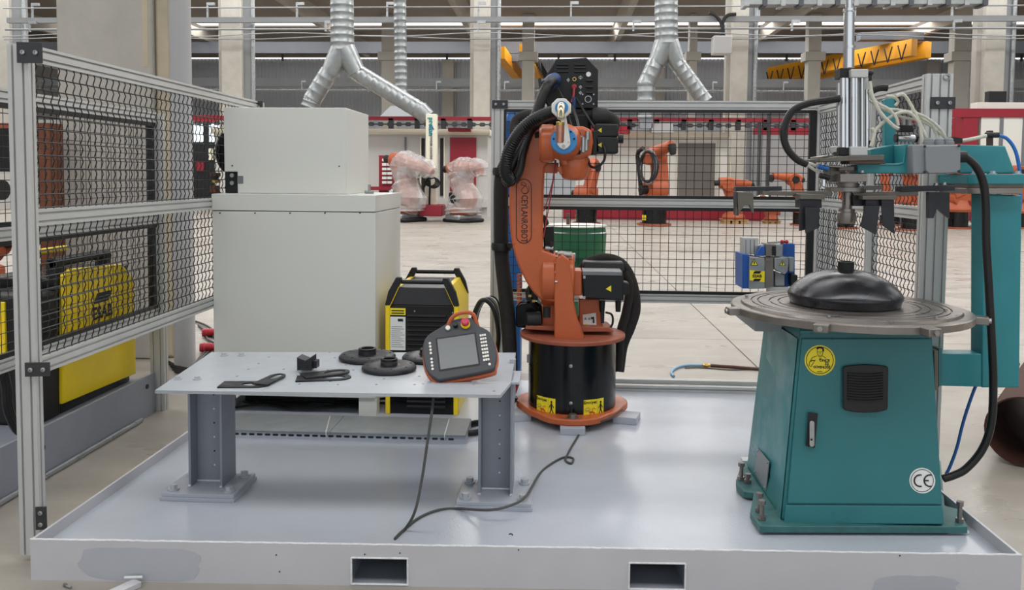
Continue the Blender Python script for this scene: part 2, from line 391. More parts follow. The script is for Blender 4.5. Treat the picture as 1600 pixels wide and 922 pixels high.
rail('crane_runway', 'grey runway beam with brackets along the lower back wall', 'beam', PZ(130, 62), 62, .3, 'steel_beam_light', -45, 45, square=True, hang=6, hz=.1)
rail('gas_pipe', 'pale pipe on small brackets below the runway beam', 'pipe', PZ(142, 61), 61, .07, 'galv', -45, 45, hang=5, hz=.7)
# galvanised rectangular duct top right
t = thing('rectangular_duct', 'galvanised rectangular duct with flanges along the top right', 'duct', (P(1350, 2, Y=30).x, 30, PZ(2, 30)))
xa, xb = PX(1165, 30, 2), PX(1535, 30, 2); zc = PZ(-4, 30)
B((xa, 29.8, zc - .3), (xb, 30.4, zc + .5)).build('duct_body', 'duct_metal', t)
n = 13
for i in range(n + 1):
    x = xa + (xb - xa) * i / n; MB().box((x - .08, 29.75, zc - .36), (x + .08, 30.45, zc + .55)).build('flange', 'steel_beam' if i % 2 else 'galv', t)
# grey switch box with cable
t = thing('switch_box', 'grey electrical box mounted beside a column with black cables above', 'electrical box', P(1125, 88, Y=35.4))
a, b = P(1112, 86, Y=35.4), P(1141, 58, Y=35.4); B((a.x, 35.0, a.z), (b.x, 35.6, b.z)).build('enclosure', 'grey_wall', t, bevel=.03)
MB().tube(catmull([P(1127, 58, Y=35.3), P(1127, 38, Y=35.3), P(1118, 24, Y=35.3), P(1108, 20, Y=35.3)]), .07, 6).tube(catmull([P(1131, 58, Y=35.3), P(1130, 35, Y=35.3), P(1137, 24, Y=35.3), P(1150, 22, Y=35.3)]), .07, 6).build('cable', 'rubber', t)
# spiral ducts
def spiral(t, pts, r, name='duct_segment', rib=.26, n=24):
    pts = [V(p) for p in pts]; mb = MB(); out = []; rr = []
    for i in range(len(pts) - 1):
        L = (pts[i + 1] - pts[i]).length; k = max(2, int(L / rib))
        for j in range(k):
            for q, d in ((0, 0), (.74, 0), (.82, .009), (.94, .009)):
                out.append(pts[i].lerp(pts[i + 1], (j + q) / k)); rr.append(r + d)
    out.append(pts[-1]); rr.append(r); mb.tube(out, rr, n); return mb.build(name, 'duct_metal', t, smooth=50)
YD = 31
def q(px, py, Y=YD): return P(px, py, Y=Y)
t = thing('forked_duct', 'left galvanised spiral duct splitting into two branches above the white control cabinet', 'duct', q(536, 80))
spiral(t, [q(534, -60), q(535, 80)], .43)
MB().cyl(q(534, 78), q(516, 116), .43, .36, 24).build('branch_collar', 'duct_metal', t); MB().cyl(q(538, 78), q(558, 115), .43, .34, 24).build('branch_collar', 'duct_metal', t)
spiral(t, [q(515, 112), q(488, 156)], .34); spiral(t, [q(489, 153), q(484, 168)], .33); MB().sphere(q(488, 156), .34).build('elbow', 'duct_metal', t)
spiral(t, [q(556, 112), q(660, 175)], .32); MB().cyl(q(655, 171), q(669, 184), .34, .3, 24).build('end_collar', 'duct_metal', t)
t = thing('forked_duct', 'right galvanised spiral duct splitting into two branches above the back fence', 'duct', q(1041, 70))
spiral(t, [q(1041, -60), q(1041, 70)], .42)
MB().cyl(q(1040, 68), q(1026, 100), .42, .33, 24).build('branch_collar', 'duct_metal', t); MB().cyl(q(1044, 68), q(1058, 98), .40, .31, 24).build('branch_collar', 'duct_metal', t)
spiral(t, [q(1026, 96), q(1010, 132)], .32); spiral(t, [q(1010, 132), q(1009, 185)], .32); MB().sphere(q(1010, 132), .34).build('elbow', 'duct_metal', t)
spiral(t, [q(1056, 96), q(1102, 160)], .3)
t = thing('straight_duct', 'slimmer straight spiral duct dropping to a hood right of the left forked duct', 'duct', q(624, 165, 34))
spiral(t, [q(624, -60, 34), q(627, 166, 34)], .25)
a = q(600, 184, 34); b = q(660, 184, 34); c = q(612, 166, 34); d = q(642, 166, 34)
MB().add([(a.x, 33.2, a.z), (b.x, 33.2, b.z), (b.x, 35, b.z), (a.x, 35, a.z), (c.x, 33.8, c.z), (d.x, 33.8, d.z), (d.x, 34.4, d.z), (c.x, 34.4, c.z)], [(0, 3, 2, 1), (4, 5, 6, 7), (0, 1, 5, 4), (1, 2, 6, 5), (2, 3, 7, 6), (3, 0, 4, 7)]).build('hood', 'steel_beam_light', t)
# yellow overhead cranes
def crane(label, a, b, h):
    a, b = V(a), V(b); t = thing('overhead_crane', label, 'crane', a)
    d = (b - a).normalized(); s = V((-d.y, d.x, 0)).normalized()
    for k in (-.9, .9):
        MB().ext([(-.35, -h / 2), (.35, -h / 2), (.35, h / 2), (-.35, h / 2)], a + s * k + V((0, 0, -k * .1)), b + s * k, s, (0, 0, 1)).build('girder', 'crane_yellow', t)
    n = 12
    for i in range(n):                                   # festoon loops
        p = a.lerp(b, (i + .2) / n) - s * 1.6 + V((0, 0, h * .2)); q2 = a.lerp(b, (i + .8) / n) - s * 1.6 + V((0, 0, h * .2)); m = p.lerp(q2, .5) - V((0, 0, h * .9))
        MB().tube(catmull([p, p.lerp(m, .6) , m, q2.lerp(m, .6), q2], 4), .05, 5).build('festoon_cable', 'rubber', t)
    m = a.lerp(b, (66.2 - a.y) / (b.y - a.y)); B((m.x - .9, 66.05, m.z), (m.x + .9, 66.45, 11.35)).build('end_truck', 'steel_beam', t)
    return t, s
t, s = crane('yellow overhead bridge crane at the upper right above the pneumatic cylinder', P(1214, 120, Y=73), P(1440, 76, Y=62.6), 1.2)
B(P(1345, 62, Y=63), P(1435, 54, Y=64)).build('crane_trolley', 'steel_beam', t)
crane('yellow crane bridge on both sides of a thin column, left of the wire feeder', P(800, 80, Y=62.8), P(830, 124, Y=73), .9)
# ================================================================ powder coating plant, far side
YP = 33
def pbox(px0, px1, py0, py1, Y, d=.3):
    a = P(px0, py1, Y=Y); b = P(px1, py0, Y=Y); return MB().box((a.x, Y, a.z), (b.x, Y + d, b.z))
t = thing('coating_booth', 'long off-white powder coating booth with a red door behind the wrapped robots', 'booth', (PX(668, YP), YP, 0))
a = P(565, 210, Y=YP); b = P(762, 210, Y=YP); zt = PZ(207, YP)
B((a.x - 6, YP, 0), (b.x, YP + 2.4, zt)).build('booth_wall', 'plant_white', t)
B((a.x - 6.1, YP - .12, zt - .12), (b.x + .1, YP + 2.5, zt + .1)).build('cornice', 'cream', t)
for px in (633, 657, 694, 742): pbox(px - 1, px + 1.2, 214, 318, YP - .08, .08).build('panel_seam', 'ink_grey' if px in (633,) else 'cream', t)
for px in (661, 690): pbox(px - 2.5, px + 2.5, 216, 306, YP - .06, .06).build('dark_slot', 'black_matte', t)
pbox(703, 744, 215, 299, YP - .1, .1).build('door', 'plant_red', t)
pbox(566, 762, 311, 322, YP - .25, .25).build('plinth', 'plant_white', t)
t = thing('coating_booth', 'off-white booth with an open dark grey doorway behind the back fence', 'booth', (PX(1040, YP), YP, 0))
pbox(900, 1138, 209, 345, YP, 2.4).build('booth_wall', 'container_white', t)
pbox(898, 1141, 207, 213, YP - .2, 2.7).build('cornice', 'cream', t)
pbox(1060, 1118, 224, 308, YP - .06, .06).build('roller_door', 'door_grey', t)
for px in (1056, 1120, 1140): pbox(px, px + 3, 213, 330, YP - .1, .1).build('frame_post', 'cream', t)
pbox(880, 1215, 328, 342, YP - .6, .6).build('red_plinth', 'plant_red', t)
struct(pbox(1140, 1320, 200, 345, YP + 4, .3).build('trim_2', 'grey_wall'))
t = thing('overhead_conveyor', 'red overhead chain conveyor running above the coating booths', 'conveyor', (0, YP - 1, PZ(187, YP)))
B((PX(300, YP), YP - 1, PZ(189, YP - 1)), (PX(1500, YP), YP - .7, PZ(183, YP - 1))).build('red_rail', 'plant_red', t)
MB().tube([(PX(x, YP), YP - .9, PZ(195, YP - 1)) for x in (300, 1500)], .03, 6).build('chain_line', 'steel_beam', t)
x = PX(300, YP)
mb = MB()
while x < PX(1500, YP):
    mb.tube([(x + .13 * math.cos(q_ * PI / 3), YP - .9, PZ(195, YP - 1) + .06 * math.sin(q_ * PI / 3)) for q_ in range(6)], .025, 4, closed=True); x += .36
mb.build('chain_links', 'steel_beam', t, kind='stuff')
x = PX(580, YP)
while x < PX(1500, YP):
    B((x - .12, YP - 1, PZ(202, YP - 1)), (x + .06, YP - .8, PZ(186, YP - 1))).build('hanger', 'black_plate', t); x += 1.02
pbox(1180, 1300, 200, 210, YP - 1, .4).build('red_channel', 'plant_red', t); pbox(700, 735, 200, 205, YP - .6, .4).build('red_channel', 'plant_red', t)
pbox(870, 915, 180, 207, YP - 1.2, .8).build('drive_housing', 'red', t); pbox(905, 985, 197, 208, YP - 1, .8).build('drive_housing', 'red', t)
for px, l in ((1187, 'left'), (1201, 'right')):
    tag(pbox(px - 3, px + 3, 176 if l == 'right' else 190, 330, YP - 2, .3).build('black_mast', 'black_plate', origin=(PX(px, YP - 2), YP - 2, 0)), l + ' one of two slim black masts behind the back fence', 'mast')
t = thing('electrical_cabinet', 'grey box on top of the booth behind the back fence', 'box', P(1020, 206, Y=YP - 2)); pbox(1018, 1052, 193, 207, YP - 2, .6).build('case', 'grey_wall', t); pbox(1000, 1020, 181, 200, YP - 2, .6).build('motor', 'galv', t)
# cream sign post with lettering on a red base
t = thing('sign_post', 'tall cream pillar with vertical lettering on a red base between two wrapped robots', 'sign', (PX(673, 30), 30, 0))
a, b = P(665, 320, Y=30), P(682, 178, Y=30)
B((a.x, 30, a.z), (b.x, 30.35, b.z)).build('pillar', 'cream', t, bevel=.02)
xc = (a.x + b.x) / 2 - .0
text('profon', .24, (xc, 29.985, P(673, 198, Y=30).z), (0, 0, -1), (1, 0, 0), 'teal_ink', t, bold=.008, ext=.01)
MB().tube([(xc + .07 * math.cos(a_ / 20 * 2 * PI), 29.98, P(673, 203, Y=30).z + .16 * math.sin(a_ / 20 * 2 * PI)) for a_ in range(14)], .012, 5).build('swoosh', 'blue', t)
text('POWDER COATING SYSTEMS', .108, (xc, 29.985, P(673, 240, Y=30).z), (0, 0, -1), (1, 0, 0), 'ink_grey', t, ext=.01, bold=.003)
a, b = P(657, 337, Y=29.9), P(693, 320, Y=29.9); B((a.x, 29.5, a.z), (b.x, 30.5, b.z)).build('red_base', 'plant_red', t, bevel=.03)
for k in range(4):
    MB().tube([P(672 + k * 2 + 9 * math.cos(i * PI / 8), 283 + 8 * math.sin(i * PI / 8) + k, Y=29.7) for i in range(16)], .025, 5, closed=True).build('cable_loop', 'rubber', t)
MB().tube(catmull([P(660, 262, Y=29.7), P(654, 280, Y=29.7), P(660, 295, Y=29.7), P(671, 280, Y=29.7), P(671, 320, Y=29.7)]), .04, 5).build('hanging_cable', 'rubber', t)
t = thing('red_shelf_rack', 'red rack holding rows of small white boxes left of a wrapped robot', 'rack', (PX(600, 31), 31, 0))
pbox(592, 618, 243, 342, 31.2, .3).build('frame', 'plant_red', t)
for r in range(6):
    for c in range(2): pbox(597 + c * 8, 604 + c * 8, 248 + r * 7, 252 + r * 7, 31.1, .12).build('bin', 'white_label', t)
pbox(575, 630, 292, 297, 31, .3).build('cross_beam', 'plant_red', t)
# red and white container at right
t = thing('container', 'white panelled container with a red frame at the right edge', 'container', (PX(1560, 30), 30, 0))
YC = 30
pbox(1527, 1640, 182, 349, YC, 1.2).build('wall_panel', 'container_white', t)
pbox(1486, 1500, 184, 345, YC + .9, .2).build('red_post', 'plant_red', t); pbox(1499, 1529, 172, 345, YC - .02, .6).build('red_side', 'plant_red', t)
pbox(1488, 1640, 170, 183, YC - .05, .2).build('red_header', 'plant_red', t)
for px in (1562, 1598): pbox(px, px + .8, 183, 345, YC - .02, .02).build('seam', 'ink_grey', t)
pbox(1527, 1640, 160, 172, YC + .3, .5).build('roof_unit', 'container_white', t)
MB().box(P(1545, 160, Y=YC + .3), P(1566, 144, Y=YC + .6)).build('fan_motor', 'black_matte', t)
# window + dark machines seen through the left fence
t = thing('bright_window', 'bright daylight window low in the far wall, seen through the left fence', 'window', P(324, 208, Y=60))
pbox(303, 320, 192, 226, 60, .1).build('pane', 'window_light', t); pbox(324, 343, 193, 222, 60, .1).build('pane', 'window_light', t)
pbox(319, 325, 185, 315, 59.8, .3).build('frame_post', 'black_plate', t)
t = thing('press_machine', 'dark machine with red trim below the bright window', 'machine', (PX(325, 40), 40, 0))
pbox(303, 346, 222, 327.5, 40, 1).build('body', 'black_matte', t); pbox(304, 345, 180, 190, 39.9, .3).build('header', 'red', t)
pbox(306, 318, 252, 268, 39.9, .1).build('panel', 'plant_red', t); pbox(326, 332, 232, 250, 39.9, .1).build('panel', 'cream', t)
# ================================================================ welding cell skid
DZ = .12                                                  # deck level
FL, FR = V((-2.135, 3.209, 0)), V((1.873, 3.352, 0)); BY = 6.22
skid = thing('steel_skid', 'large light grey painted steel skid with raised rim carrying the whole cell', 'platform', (0, 4.7, 0))
ux = (FR - FL).normalized(); un = V((-ux.y, ux.x, 0))
def fx(px, py=890):
    d = P(px, py, Y=3.3); o = V((0, 0, 0)); k = (FL.y - FL.x * ux.y / ux.x) / (1 - 0)  # line/ray intersection in plan
    s = (FL.y - FL.x * ux.y / ux.x) / (d.y - d.x * ux.y / ux.x); return (V((d.x * s, d.y * s, 0)) - FL).dot(ux)
def fz(px, py):
    d = CAMM @ V(((px - 800) / F, (CY - py) / F, -1)); p = FL + ux * fx(px); return CZ + d.z * (p.y / d.y)
Lf = (FR - FL).length
mb = MB()
def fbox(mb, s0, s1, z0, z1, d0=0, d1=.012):
    c = FL + ux * ((s0 + s1) / 2) + un * ((d0 + d1) / 2); c.z = (z0 + z1) / 2
    return mb.obox(c, (s1 - s0, d1 - d0, z1 - z0), Matrix((ux, un, (0, 0, 1))).transposed())
pk = [(fx(549), fx(637)), (fx(983), fx(1071))]; pz = [(.012, .128), (.008, .128)]
pz = [(fz(590, 913), fz(590, 872)), (fz(1025, 921), fz(1025, 880))]
s = 0
for (a, b), (z0, z1) in zip(pk, pz):
    fbox(mb, s, a, 0, .17); fbox(mb, a, b, z1, .17); fbox(mb, a, b, 0, z0); s = b
fbox(mb, s, Lf, 0, .17); mb.build('front_beam', 'beam_paint', skid, smooth=0)
for (a, b), (z0, z1) in zip(pk, pz):
    mb = MB()
    fbox(mb, a - .004, a, z0, .108, .012, 2.8); fbox(mb, b, b + .004, z0, .108, .012, 2.8); fbox(mb, a, b, z0 - .004, z0, .012, 2.8); fbox(mb, a, b, .104, .108, .02, 2.8)
    fbox(mb, a, b, z0, .108, 2.8, 2.804)
    mb.build('forklift_pocket', 'leg_paint', skid, smooth=0)  # darker paint on the liner imitates the shade inside the pocket
    mb = MB(); e = .004
    for (p0, p1) in (((a, z0), (b, z0)), ((b, z0), (b, z1)), ((b, z1), (a, z1)), ((a, z1), (a, z0))):
        q0 = FL + ux * p0[0] - un * .001; q1 = FL + ux * p1[0] - un * .001; q0.z = p0[1]; q1.z = p1[1]; mb.cyl(q0, q1, e, n=8)
    mb.build('pocket_weld', 'weld_white', skid)
def skew(y0, y1): return [(FL.x, FL.y + .012), (FR.x, FR.y + .012), (FR.x, BY), (FL.x, BY)]
MB().prism([(FL.x + .01, FL.y + .012), (FR.x - .01, FR.y + .012), (FR.x - .01, BY), (FL.x + .01, BY)], 'Z', DZ - .008, DZ).build('deck_plate', 'deck_paint', skid, smooth=0)
B((FL.x, FL.y + .012, 0), (FL.x + .012, BY, .17)).build('side_beam', 'beam_paint', skid, smooth=0)
B((FR.x - .012, FR.y + .012, 0), (FR.x, BY, .17)).build('side_beam', 'beam_paint', skid, smooth=0)
B((FL.x, BY, 0), (FR.x, BY + .012, DZ + .001)).build('rear_beam', 'beam_paint', skid, smooth=0)
mb = MB(); pts = []
for i in range(200):
    p = FL + ux * (Lf * i / 199) + un * .004; p.z = .170 + random.uniform(-.0012, .0012); pts.append(p)
mb.tube(pts, .0045, 6).build('weld_seam', 'weld_white', skid)
# repainted patches: thin coats of paint on the front beam
def blob(cx, cz, rx, rz, n=26, jag=.12):
    out = []
    for k in range(n):
        a = 2 * PI * k / n; c, s_ = math.cos(a), math.sin(a); p = 4
        r = (abs(c) ** p + abs(s_) ** p) ** (-1 / p) * (1 + random.uniform(-jag, jag) * .5)
        out.append((cx + rx * c * r, cz + rz * s_ * r))
    return out
for (px0, px1, py0, py1) in ((126, 312, 855, 906), (1364, 1498, 899, 940)):
    sc, sr = (fx(px0) + fx(px1)) / 2, (fx(px1) - fx(px0)) / 2; z0, z1 = fz(px0, py1), fz(px0, py0)
    pl = blob(sc, (z0 + z1) / 2, sr, (z1 - z0) / 2)
    loops('paint_patch', [[(x, max(.006, z)) for x, z in pl]], .0006, 'patch_paint', lambda x, y, z: FL + ux * x - un * (.0008 + z) + V((0, 0, y)), skid)
for px, py in ((432, 867), (1405, 868), (437, 893), (810, 859), (625, 864), (570, 866)):
    p = FL + ux * fx(px) - un * .001; p.z = fz(px, py); MB().cyl(p, p - un * .002, .003, n=8).build('rust_speck', 'dark_bolt', skid)
# floor bits by the skid
t = thing('floor_lug', 'small grey steel foot lying on the floor against the skid front, left', 'bracket', P(195, 916, Z=0)); c = P(196, 924, Z=0)
MB().obox((c.x, c.y - .0, .012), (.05, .11, .022), Euler((0, 0, -.5))).build('flat_bar', 'beam_paint', t, bevel=.002); MB().tube([(c.x - .03, c.y + .05, .03), (c.x + .04, c.y + .06, .03)], .006, 6).build('weld_bead', 'weld_white', t)
c = P(103, 915, Z=.008); tag(MB().cyl(c, c + V((.03, -.015, 0)), .005, n=10).cyl(c, c + V((-.01, .006, 0)), .009, n=6).build('hex_bolt', 'bolt_steel', origin=c), 'small loose steel bolt on the floor at the left front corner of the skid', 'bolt')
for px, py, l in ((690, 828, 'leaf shaped black scrap near the weld seam'), (798, 836, 'tiny black curl of swarf in front of the table right foot')):
    c = P(px, py, Z=DZ); tag(MB().tube([c + V((-.008, 0, .003)), c + V((0, .004, .004)), c + V((.008, 0, .003)), c + V((.008, -.008, .003))], .0022, 5).build('swarf_chip', 'black_matte', origin=c), l, 'scrap') if px == 798 else None

# ================================================================ safety fences
def profpoly(w, h, nw, nh, s=.010, d=.011):
    """T-slot section, slots centred on each module"""
    pts = []
    def side(x0, y0, dx, dy, L, n, ix, iy):
        m = L / n
        pts.append((x0, y0))
        for k in range(n):
            c = m * (k + .5)
            for (tt, dd) in ((c - s / 2, 0), (c - s / 2, d), (c + s / 2, d), (c + s / 2, 0)): pts.append((x0 + dx * tt + ix * dd, y0 + dy * tt + iy * dd))
    side(-w / 2, -h / 2, 1, 0, w, nw, 0, 1); side(w / 2, -h / 2, 0, 1, h, nh, -1, 0); side(w / 2, h / 2, -1, 0, w, nw, 0, -1); side(-w / 2, h / 2, 0, -1, h, nh, 1, 0)
    return pts
def post(t, x, y, z0, z1, wx, wy, nx, ny):
    return MB().ext(profpoly(wx, wy, nx, ny), (x, y, z0), (x, y, z1), (1, 0, 0), (0, 1, 0)).build('post', 'alu', t, smooth=0)
def railp(t, p0, p1, wz=.07, wd=.045, nz=2, name='rail'):
    p0, p1 = V(p0), V(p1); d = (p1 - p0).normalized(); s_ = V((-d.y, d.x, 0)).normalized()
    return MB().ext(profpoly(wd, wz, 1, nz), p0, p1, s_, (0, 0, 1)).build(name, 'alu', t, smooth=0)
def mesh_panel(t, p0, p1, z0, z1, sp=.056, r=.0021, crimp=.0045, hcr=.0):
    """woven wire mesh between plan points p0,p1 and heights z0,z1"""
    p0, p1 = V((p0[0], p0[1], 0)), V((p1[0], p1[1], 0)); d = (p1 - p0); L = d.length; d.normalize(); nr = V((-d.y, d.x, 0)); mb = MB()
    n = int(L / sp); m = int((z1 - z0) / sp); o = (L - n * sp) / 2
    for i in range(n + 1):
        s_ = o + i * sp + (random.uniform(-.002, .002)); b = p0 + d * s_
        if crimp:
            pts = []
            K = m * 4
            for k in range(K + 1):
                z = z0 + (z1 - z0) * k / K; pts.append(b + nr * (crimp * math.sin(PI * k / 2)) + V((0, 0, z)))
            mb.tube(pts, r, 4, cap=False)
        else: mb.cyl(b + V((0, 0, z0)), b + V((0, 0, z1)), r, n=4, cap=False)
    for j in range(m + 1):
        z = z0 + .012 + j * sp
        if z > z1: break
        mb.cyl(p0 + V((0, 0, z)) - nr * .002, p1 + V((0, 0, z)) - nr * .002, r, n=4, cap=False)
    return mb.build('wire_mesh', 'wire_black', t, kind='stuff', smooth=60)
def strip(t, a, b, w=.022, d=.014):
    a, b = V(a), V(b); mb = MB(); dd = (b - a).normalized()
    if abs(dd.z) > .5: mb.box((a.x - (w / 2 if t.name[0] != '_' else 0), a.y - d, a.z), (a.x + w / 2, a.y + d, b.z))
    else: mb.bar(a, b, d * 2, w)
    return mb.build('rubber_strip', 'rubber', t)
def boltplate(t, c, right, up, w, h, nb=2, nrm=None, th=.006):
    c = V(c); R, U = V(right).normalized(), V(up).normalized(); N_ = R.cross(U)
    if N_.y > 0 and nrm is None: N_ = -N_
    if nrm: N_ = V(nrm)
    o = MB().obox(c + N_ * th / 2, (w, h, th), Matrix((R, U, N_)).transposed()).build('corner_plate', 'black_plate', t, bevel=.0015)
    for k in range(nb):
        f = (k + .5) / nb - .5; p = c + (R * w * f * 1.0 if w >= h else U * h * f) + N_ * th
        MB().lathe([(.0, .0), (.0095, .0), (.0095, .008), (.005, .009), (.0045, .004), (0, .004)], p, 12, N_).build('bolt', 'bolt_steel', o)
    return o
XL = -2.22; YBk = 6.1; ZT = 2.2
fence = thing('safety_fence', 'left woven wire fence in aluminium frame running back beside the white cabinet', 'fence', (XL, 3.4, 0))
post(fence, XL - .014, 3.38, .03, P(48, 72, X=XL).z + .0, .09, .045, 2, 1); 
post(fence, XL, 6.12, .0, ZT, .045, .09, 1, 2)
ZM, ZB = 1.475, .86
for z in (ZT - .035, ZM, ZB - .02): railp(fence, (XL, 3.4, z), (XL, 6.08, z))
mesh_panel(fence, (XL + .008, 3.43), (XL + .008, 6.08), ZM + .03, ZT - .07, sp=.056, crimp=.005, r=.003)
mesh_panel(fence, (XL + .008, 3.43), (XL + .008, 6.08), ZB + .01, ZM - .03, sp=.056, crimp=.005, r=.003)
for z, h in ((ZT - .04, .085), (ZB - .02, .06), (.2, .1)):
    c = V((XL + .03, 3.36, z)); boltplate(fence, (XL + .045, 3.335, z) if 0 else (XL + .045, 3.35, z), (1, .18, 0), (0, 0, 1), .10 if z > .5 else .045, h, 2)
boltplate(fence, (XL + .03, 6.03, ZT - .04), (1, 0, 0), (0, 0, 1), .06, .08, 1)

bf = thing('safety_fence', 'back wire mesh fence with three aluminium rails behind the orange robot', 'fence', (.7, YBk, DZ))
xa, xb = PX(777, YBk), PX(1290, YBk)
zr = [PZ(165, YBk, 1000), PZ(317, YBk, 1000), PZ(465, YBk, 1000)]
post(bf, xa, YBk, DZ, zr[0] + .035, .09, .045, 2, 1)
post(bf, xb, YBk, DZ, zr[0] + .02, .16, .06, 4, 1)
for z in zr: railp(bf, (xa + .045, YBk, z), (xb - .08, YBk, z), .068)
railp(bf, (PX(960, YBk - .1), YBk - .1, DZ + .022), (xb - .08, YBk - .1, DZ + .022), .045, .045, 1, 'floor_rail'); railp(bf, (PX(960, YBk - .1), YBk - .02, DZ + .034), (xb - .08, YBk - .02, DZ + .034), .068, .045, 1, 'floor_rail')
for za, zb_ in ((zr[1] + .035, zr[0] - .035), (zr[2] + .035, zr[1] - .035)):
    mesh_panel(bf, (xa + .06, YBk + .0), (xb - .1, YBk + .0), za, zb_, sp=.0595, r=.0023, crimp=0)
    strip(bf, (xa + .05, YBk - .01, zb_ - .006), (xb - .09, YBk - .01, zb_ - .006)); strip(bf, (xa + .05, YBk - .01, za + .008), (xb - .09, YBk - .01, za + .008))
    MB().box((xa + .045, YBk - .02, za), (xa + .062, YBk + .01, zb_)).build('rubber_strip', 'rubber', bf); MB().box((xb - .13, YBk - .02, za), (xb - .083, YBk + .01, zb_)).build('rubber_strip', 'rubber', bf)
boltplate(bf, P(781, 163, Y=YBk - .03), (1, 0, 0), (0, 0, 1), .115, .06)

rf_ = thing('safety_fence', 'right woven wire fence in two panels behind the teal machine', 'fence', (1.87, 5, 0))
XR = 1.87; yf = 4.25; ym = 5.05
zt2 = P(1470, 116, Y=yf).z
post(rf_, XR + .0, yf, DZ, zt2, .125, .06, 3, 1); post(rf_, XR, ym, DZ, ZT - .04, .06, .045, 1, 1); 
for z in (ZT - .04, ZM + .02, ZB - .02):
    railp(rf_, (XR, yf + .03, z), (XR, ym - .02, z), .065); railp(rf_, (XR, ym + .02, z), (XR, YBk - .05, z), .065)
for ya, yb2 in ((yf + .04, ym - .03), (ym + .03, YBk - .05)):
    mesh_panel(rf_, (XR, ya), (XR, yb2), ZM + .05, ZT - .08, sp=.05, crimp=.005, r=.0025); mesh_panel(rf_, (XR, ya), (XR, yb2), ZB + .01, ZM - .02, sp=.05, crimp=.005, r=.0025)
MB().box((XR - .03, ym + .03, ZM), (XR - .015, ym + .06, ZT - .08)).build('rubber_strip', 'rubber', rf_)
boltplate(rf_, P(1473, 161, Y=yf - .032), (1, 0, 0), (0, 0, 1), .118, .058)
c = P(1479, 121, Y=yf - .032); MB().lathe([(0, 0), (.016, 0), (.016, .008), (.008, .01), (.007, .003), (0, .003)], c, 14, (0, -1, 0)).build('bolt', 'bolt_steel', rf_)

# ================================================================ white control cabinet
YC0 = 5.2; t = cab = thing('control_cabinet', 'large off-white steel control cabinet with a smaller box stacked on top', 'cabinet', ((PX(331, YC0) + PX(586, YC0)) / 2, YC0, DZ))
xa, xb = PX(332, YC0, 450), PX(587, YC0, 450); y1 = 6.05; zl = PZ(330, YC0, 460); zt = PZ(304, YC0, 460); zb_ = PZ(621, YC0, 500)
B((xa + .003, YC0 + .004, zb_), (xb - .003, y1, zl - .004)).build('lower_body', 'cabinet_grey', t, bevel=.003)
B((xa, YC0, zl), (xb, y1 + .005, zt)).build('lid', 'cabinet_grey', t, bevel=.003)
B((xa + .01, YC0 + .01, zl - .006), (xb - .01, y1, zl)).build('lid_gap', 'cabinet_dark', t)
for k in range(5):
    px = 344 + k * 54.6; c = P(px, 333, Y=YC0 + .004); MB().cyl(c, c + V((0, -.003, 0)), .005, n=10).build('screw', 'dark_bolt', t)
for (ax, bx) in ((xa, xa + .1), (xb - .115, xb)): B((ax, YC0 + .02, DZ), (bx, YC0 + .12, zb_)).build('plinth_leg', 'cabinet_grey', t)
B((xb - .1, y1 - .12, DZ), (xb, y1, zb_)).build('plinth_leg', 'cabinet_grey', t); B((xa, y1 - .12, DZ), (xa + .1, y1, zb_)).build('plinth_leg', 'cabinet_grey', t)
B((xa + .1, YC0 + .28, DZ), (xb - .1, YC0 + .3, zb_)).build('dark_plinth', 'cabinet_dark', t)  # black sheet added to stand for the shade in the open gap below
YU = 5.36; xa2, xb2 = PX(350, YU, 230), PX(541, YU, 230); zt2_, zb2 = PZ(168, YU, 440), zt
nx, nz = PX(371, YU, 280), PZ(268, YU, 360)
MB().prism([(nx, zb2), (xb2, zb2), (xb2, zt2_), (xa2, zt2_), (xa2, nz), (nx, nz)], 'Y', YU, 6.0).build('upper_box', 'cabinet_grey', t, bevel=.004)
for px, py in ((363, 259), (530, 260)):
    c = P(px, py, Y=YU); MB().cyl(c, c + V((0, -.003, 0)), .005, n=10).build('screw', 'dark_bolt', t)
MB().box(P(372, 287, Y=YU), P(380, 275, Y=YU) + V((0, -.002, 0))).build('small_label', 'ink_grey', t)
c = P(352, 268, Y=YU + .03); d = P(369, 300, Y=YU + .06); B((c.x, YU + .02, zb2), (nx - .002, YU + .2, nz - .002)).build('connector_block', 'black_matte', t, bevel=.006)
for py in (274, 286): c = P(363, py, Y=YU + .02); MB().cyl(c, c + V((0, -.01, 0)), .014, n=14).build('connector', 'galv', t)
MB().cyl(P(347, 238, Y=YU + .15), P(351, 238, Y=YU + .15), .11, .13, 24).build('side_fan', 'black_matte', t)
c = P(577, 300, Y=5.5); MB().cyl(c, c + V((0, 0, .05)), .01, n=10).cyl(c - V((.03, 0, 0)), c + V((.03, 0, 0)), .012, n=10).build('lid_latch', 'galv', t)
# small brown gear visible between fence and cabinet
t = trk = thing('terminal_rack', 'small rack of brass coloured terminals beside the upper cabinet box', 'rack', P(338, 302, Y=5.6))
for (x0, y0, x1, y1_, m) in ((327, 270, 345, 276, 'brown_steel'), (330, 280, 345, 286, 'brass'), (328, 290, 344, 301, 'rust_light'), (333, 276, 342, 280, 'black_matte')):
    MB().box(P(x0, y1_, Y=5.55), P(x1, y0, Y=5.62)).build('terminal', m, t, bevel=.003)
MB().box(P(326, 303, Y=5.6), P(346, 300, Y=5.7)).build('shelf', 'black_matte', t)
q_ = P(336, 303, Y=5.65); B((q_.x - .01, 5.64, 0), (q_.x + .01, 5.66, q_.z)).build('stand_rod', 'black_matte', t)
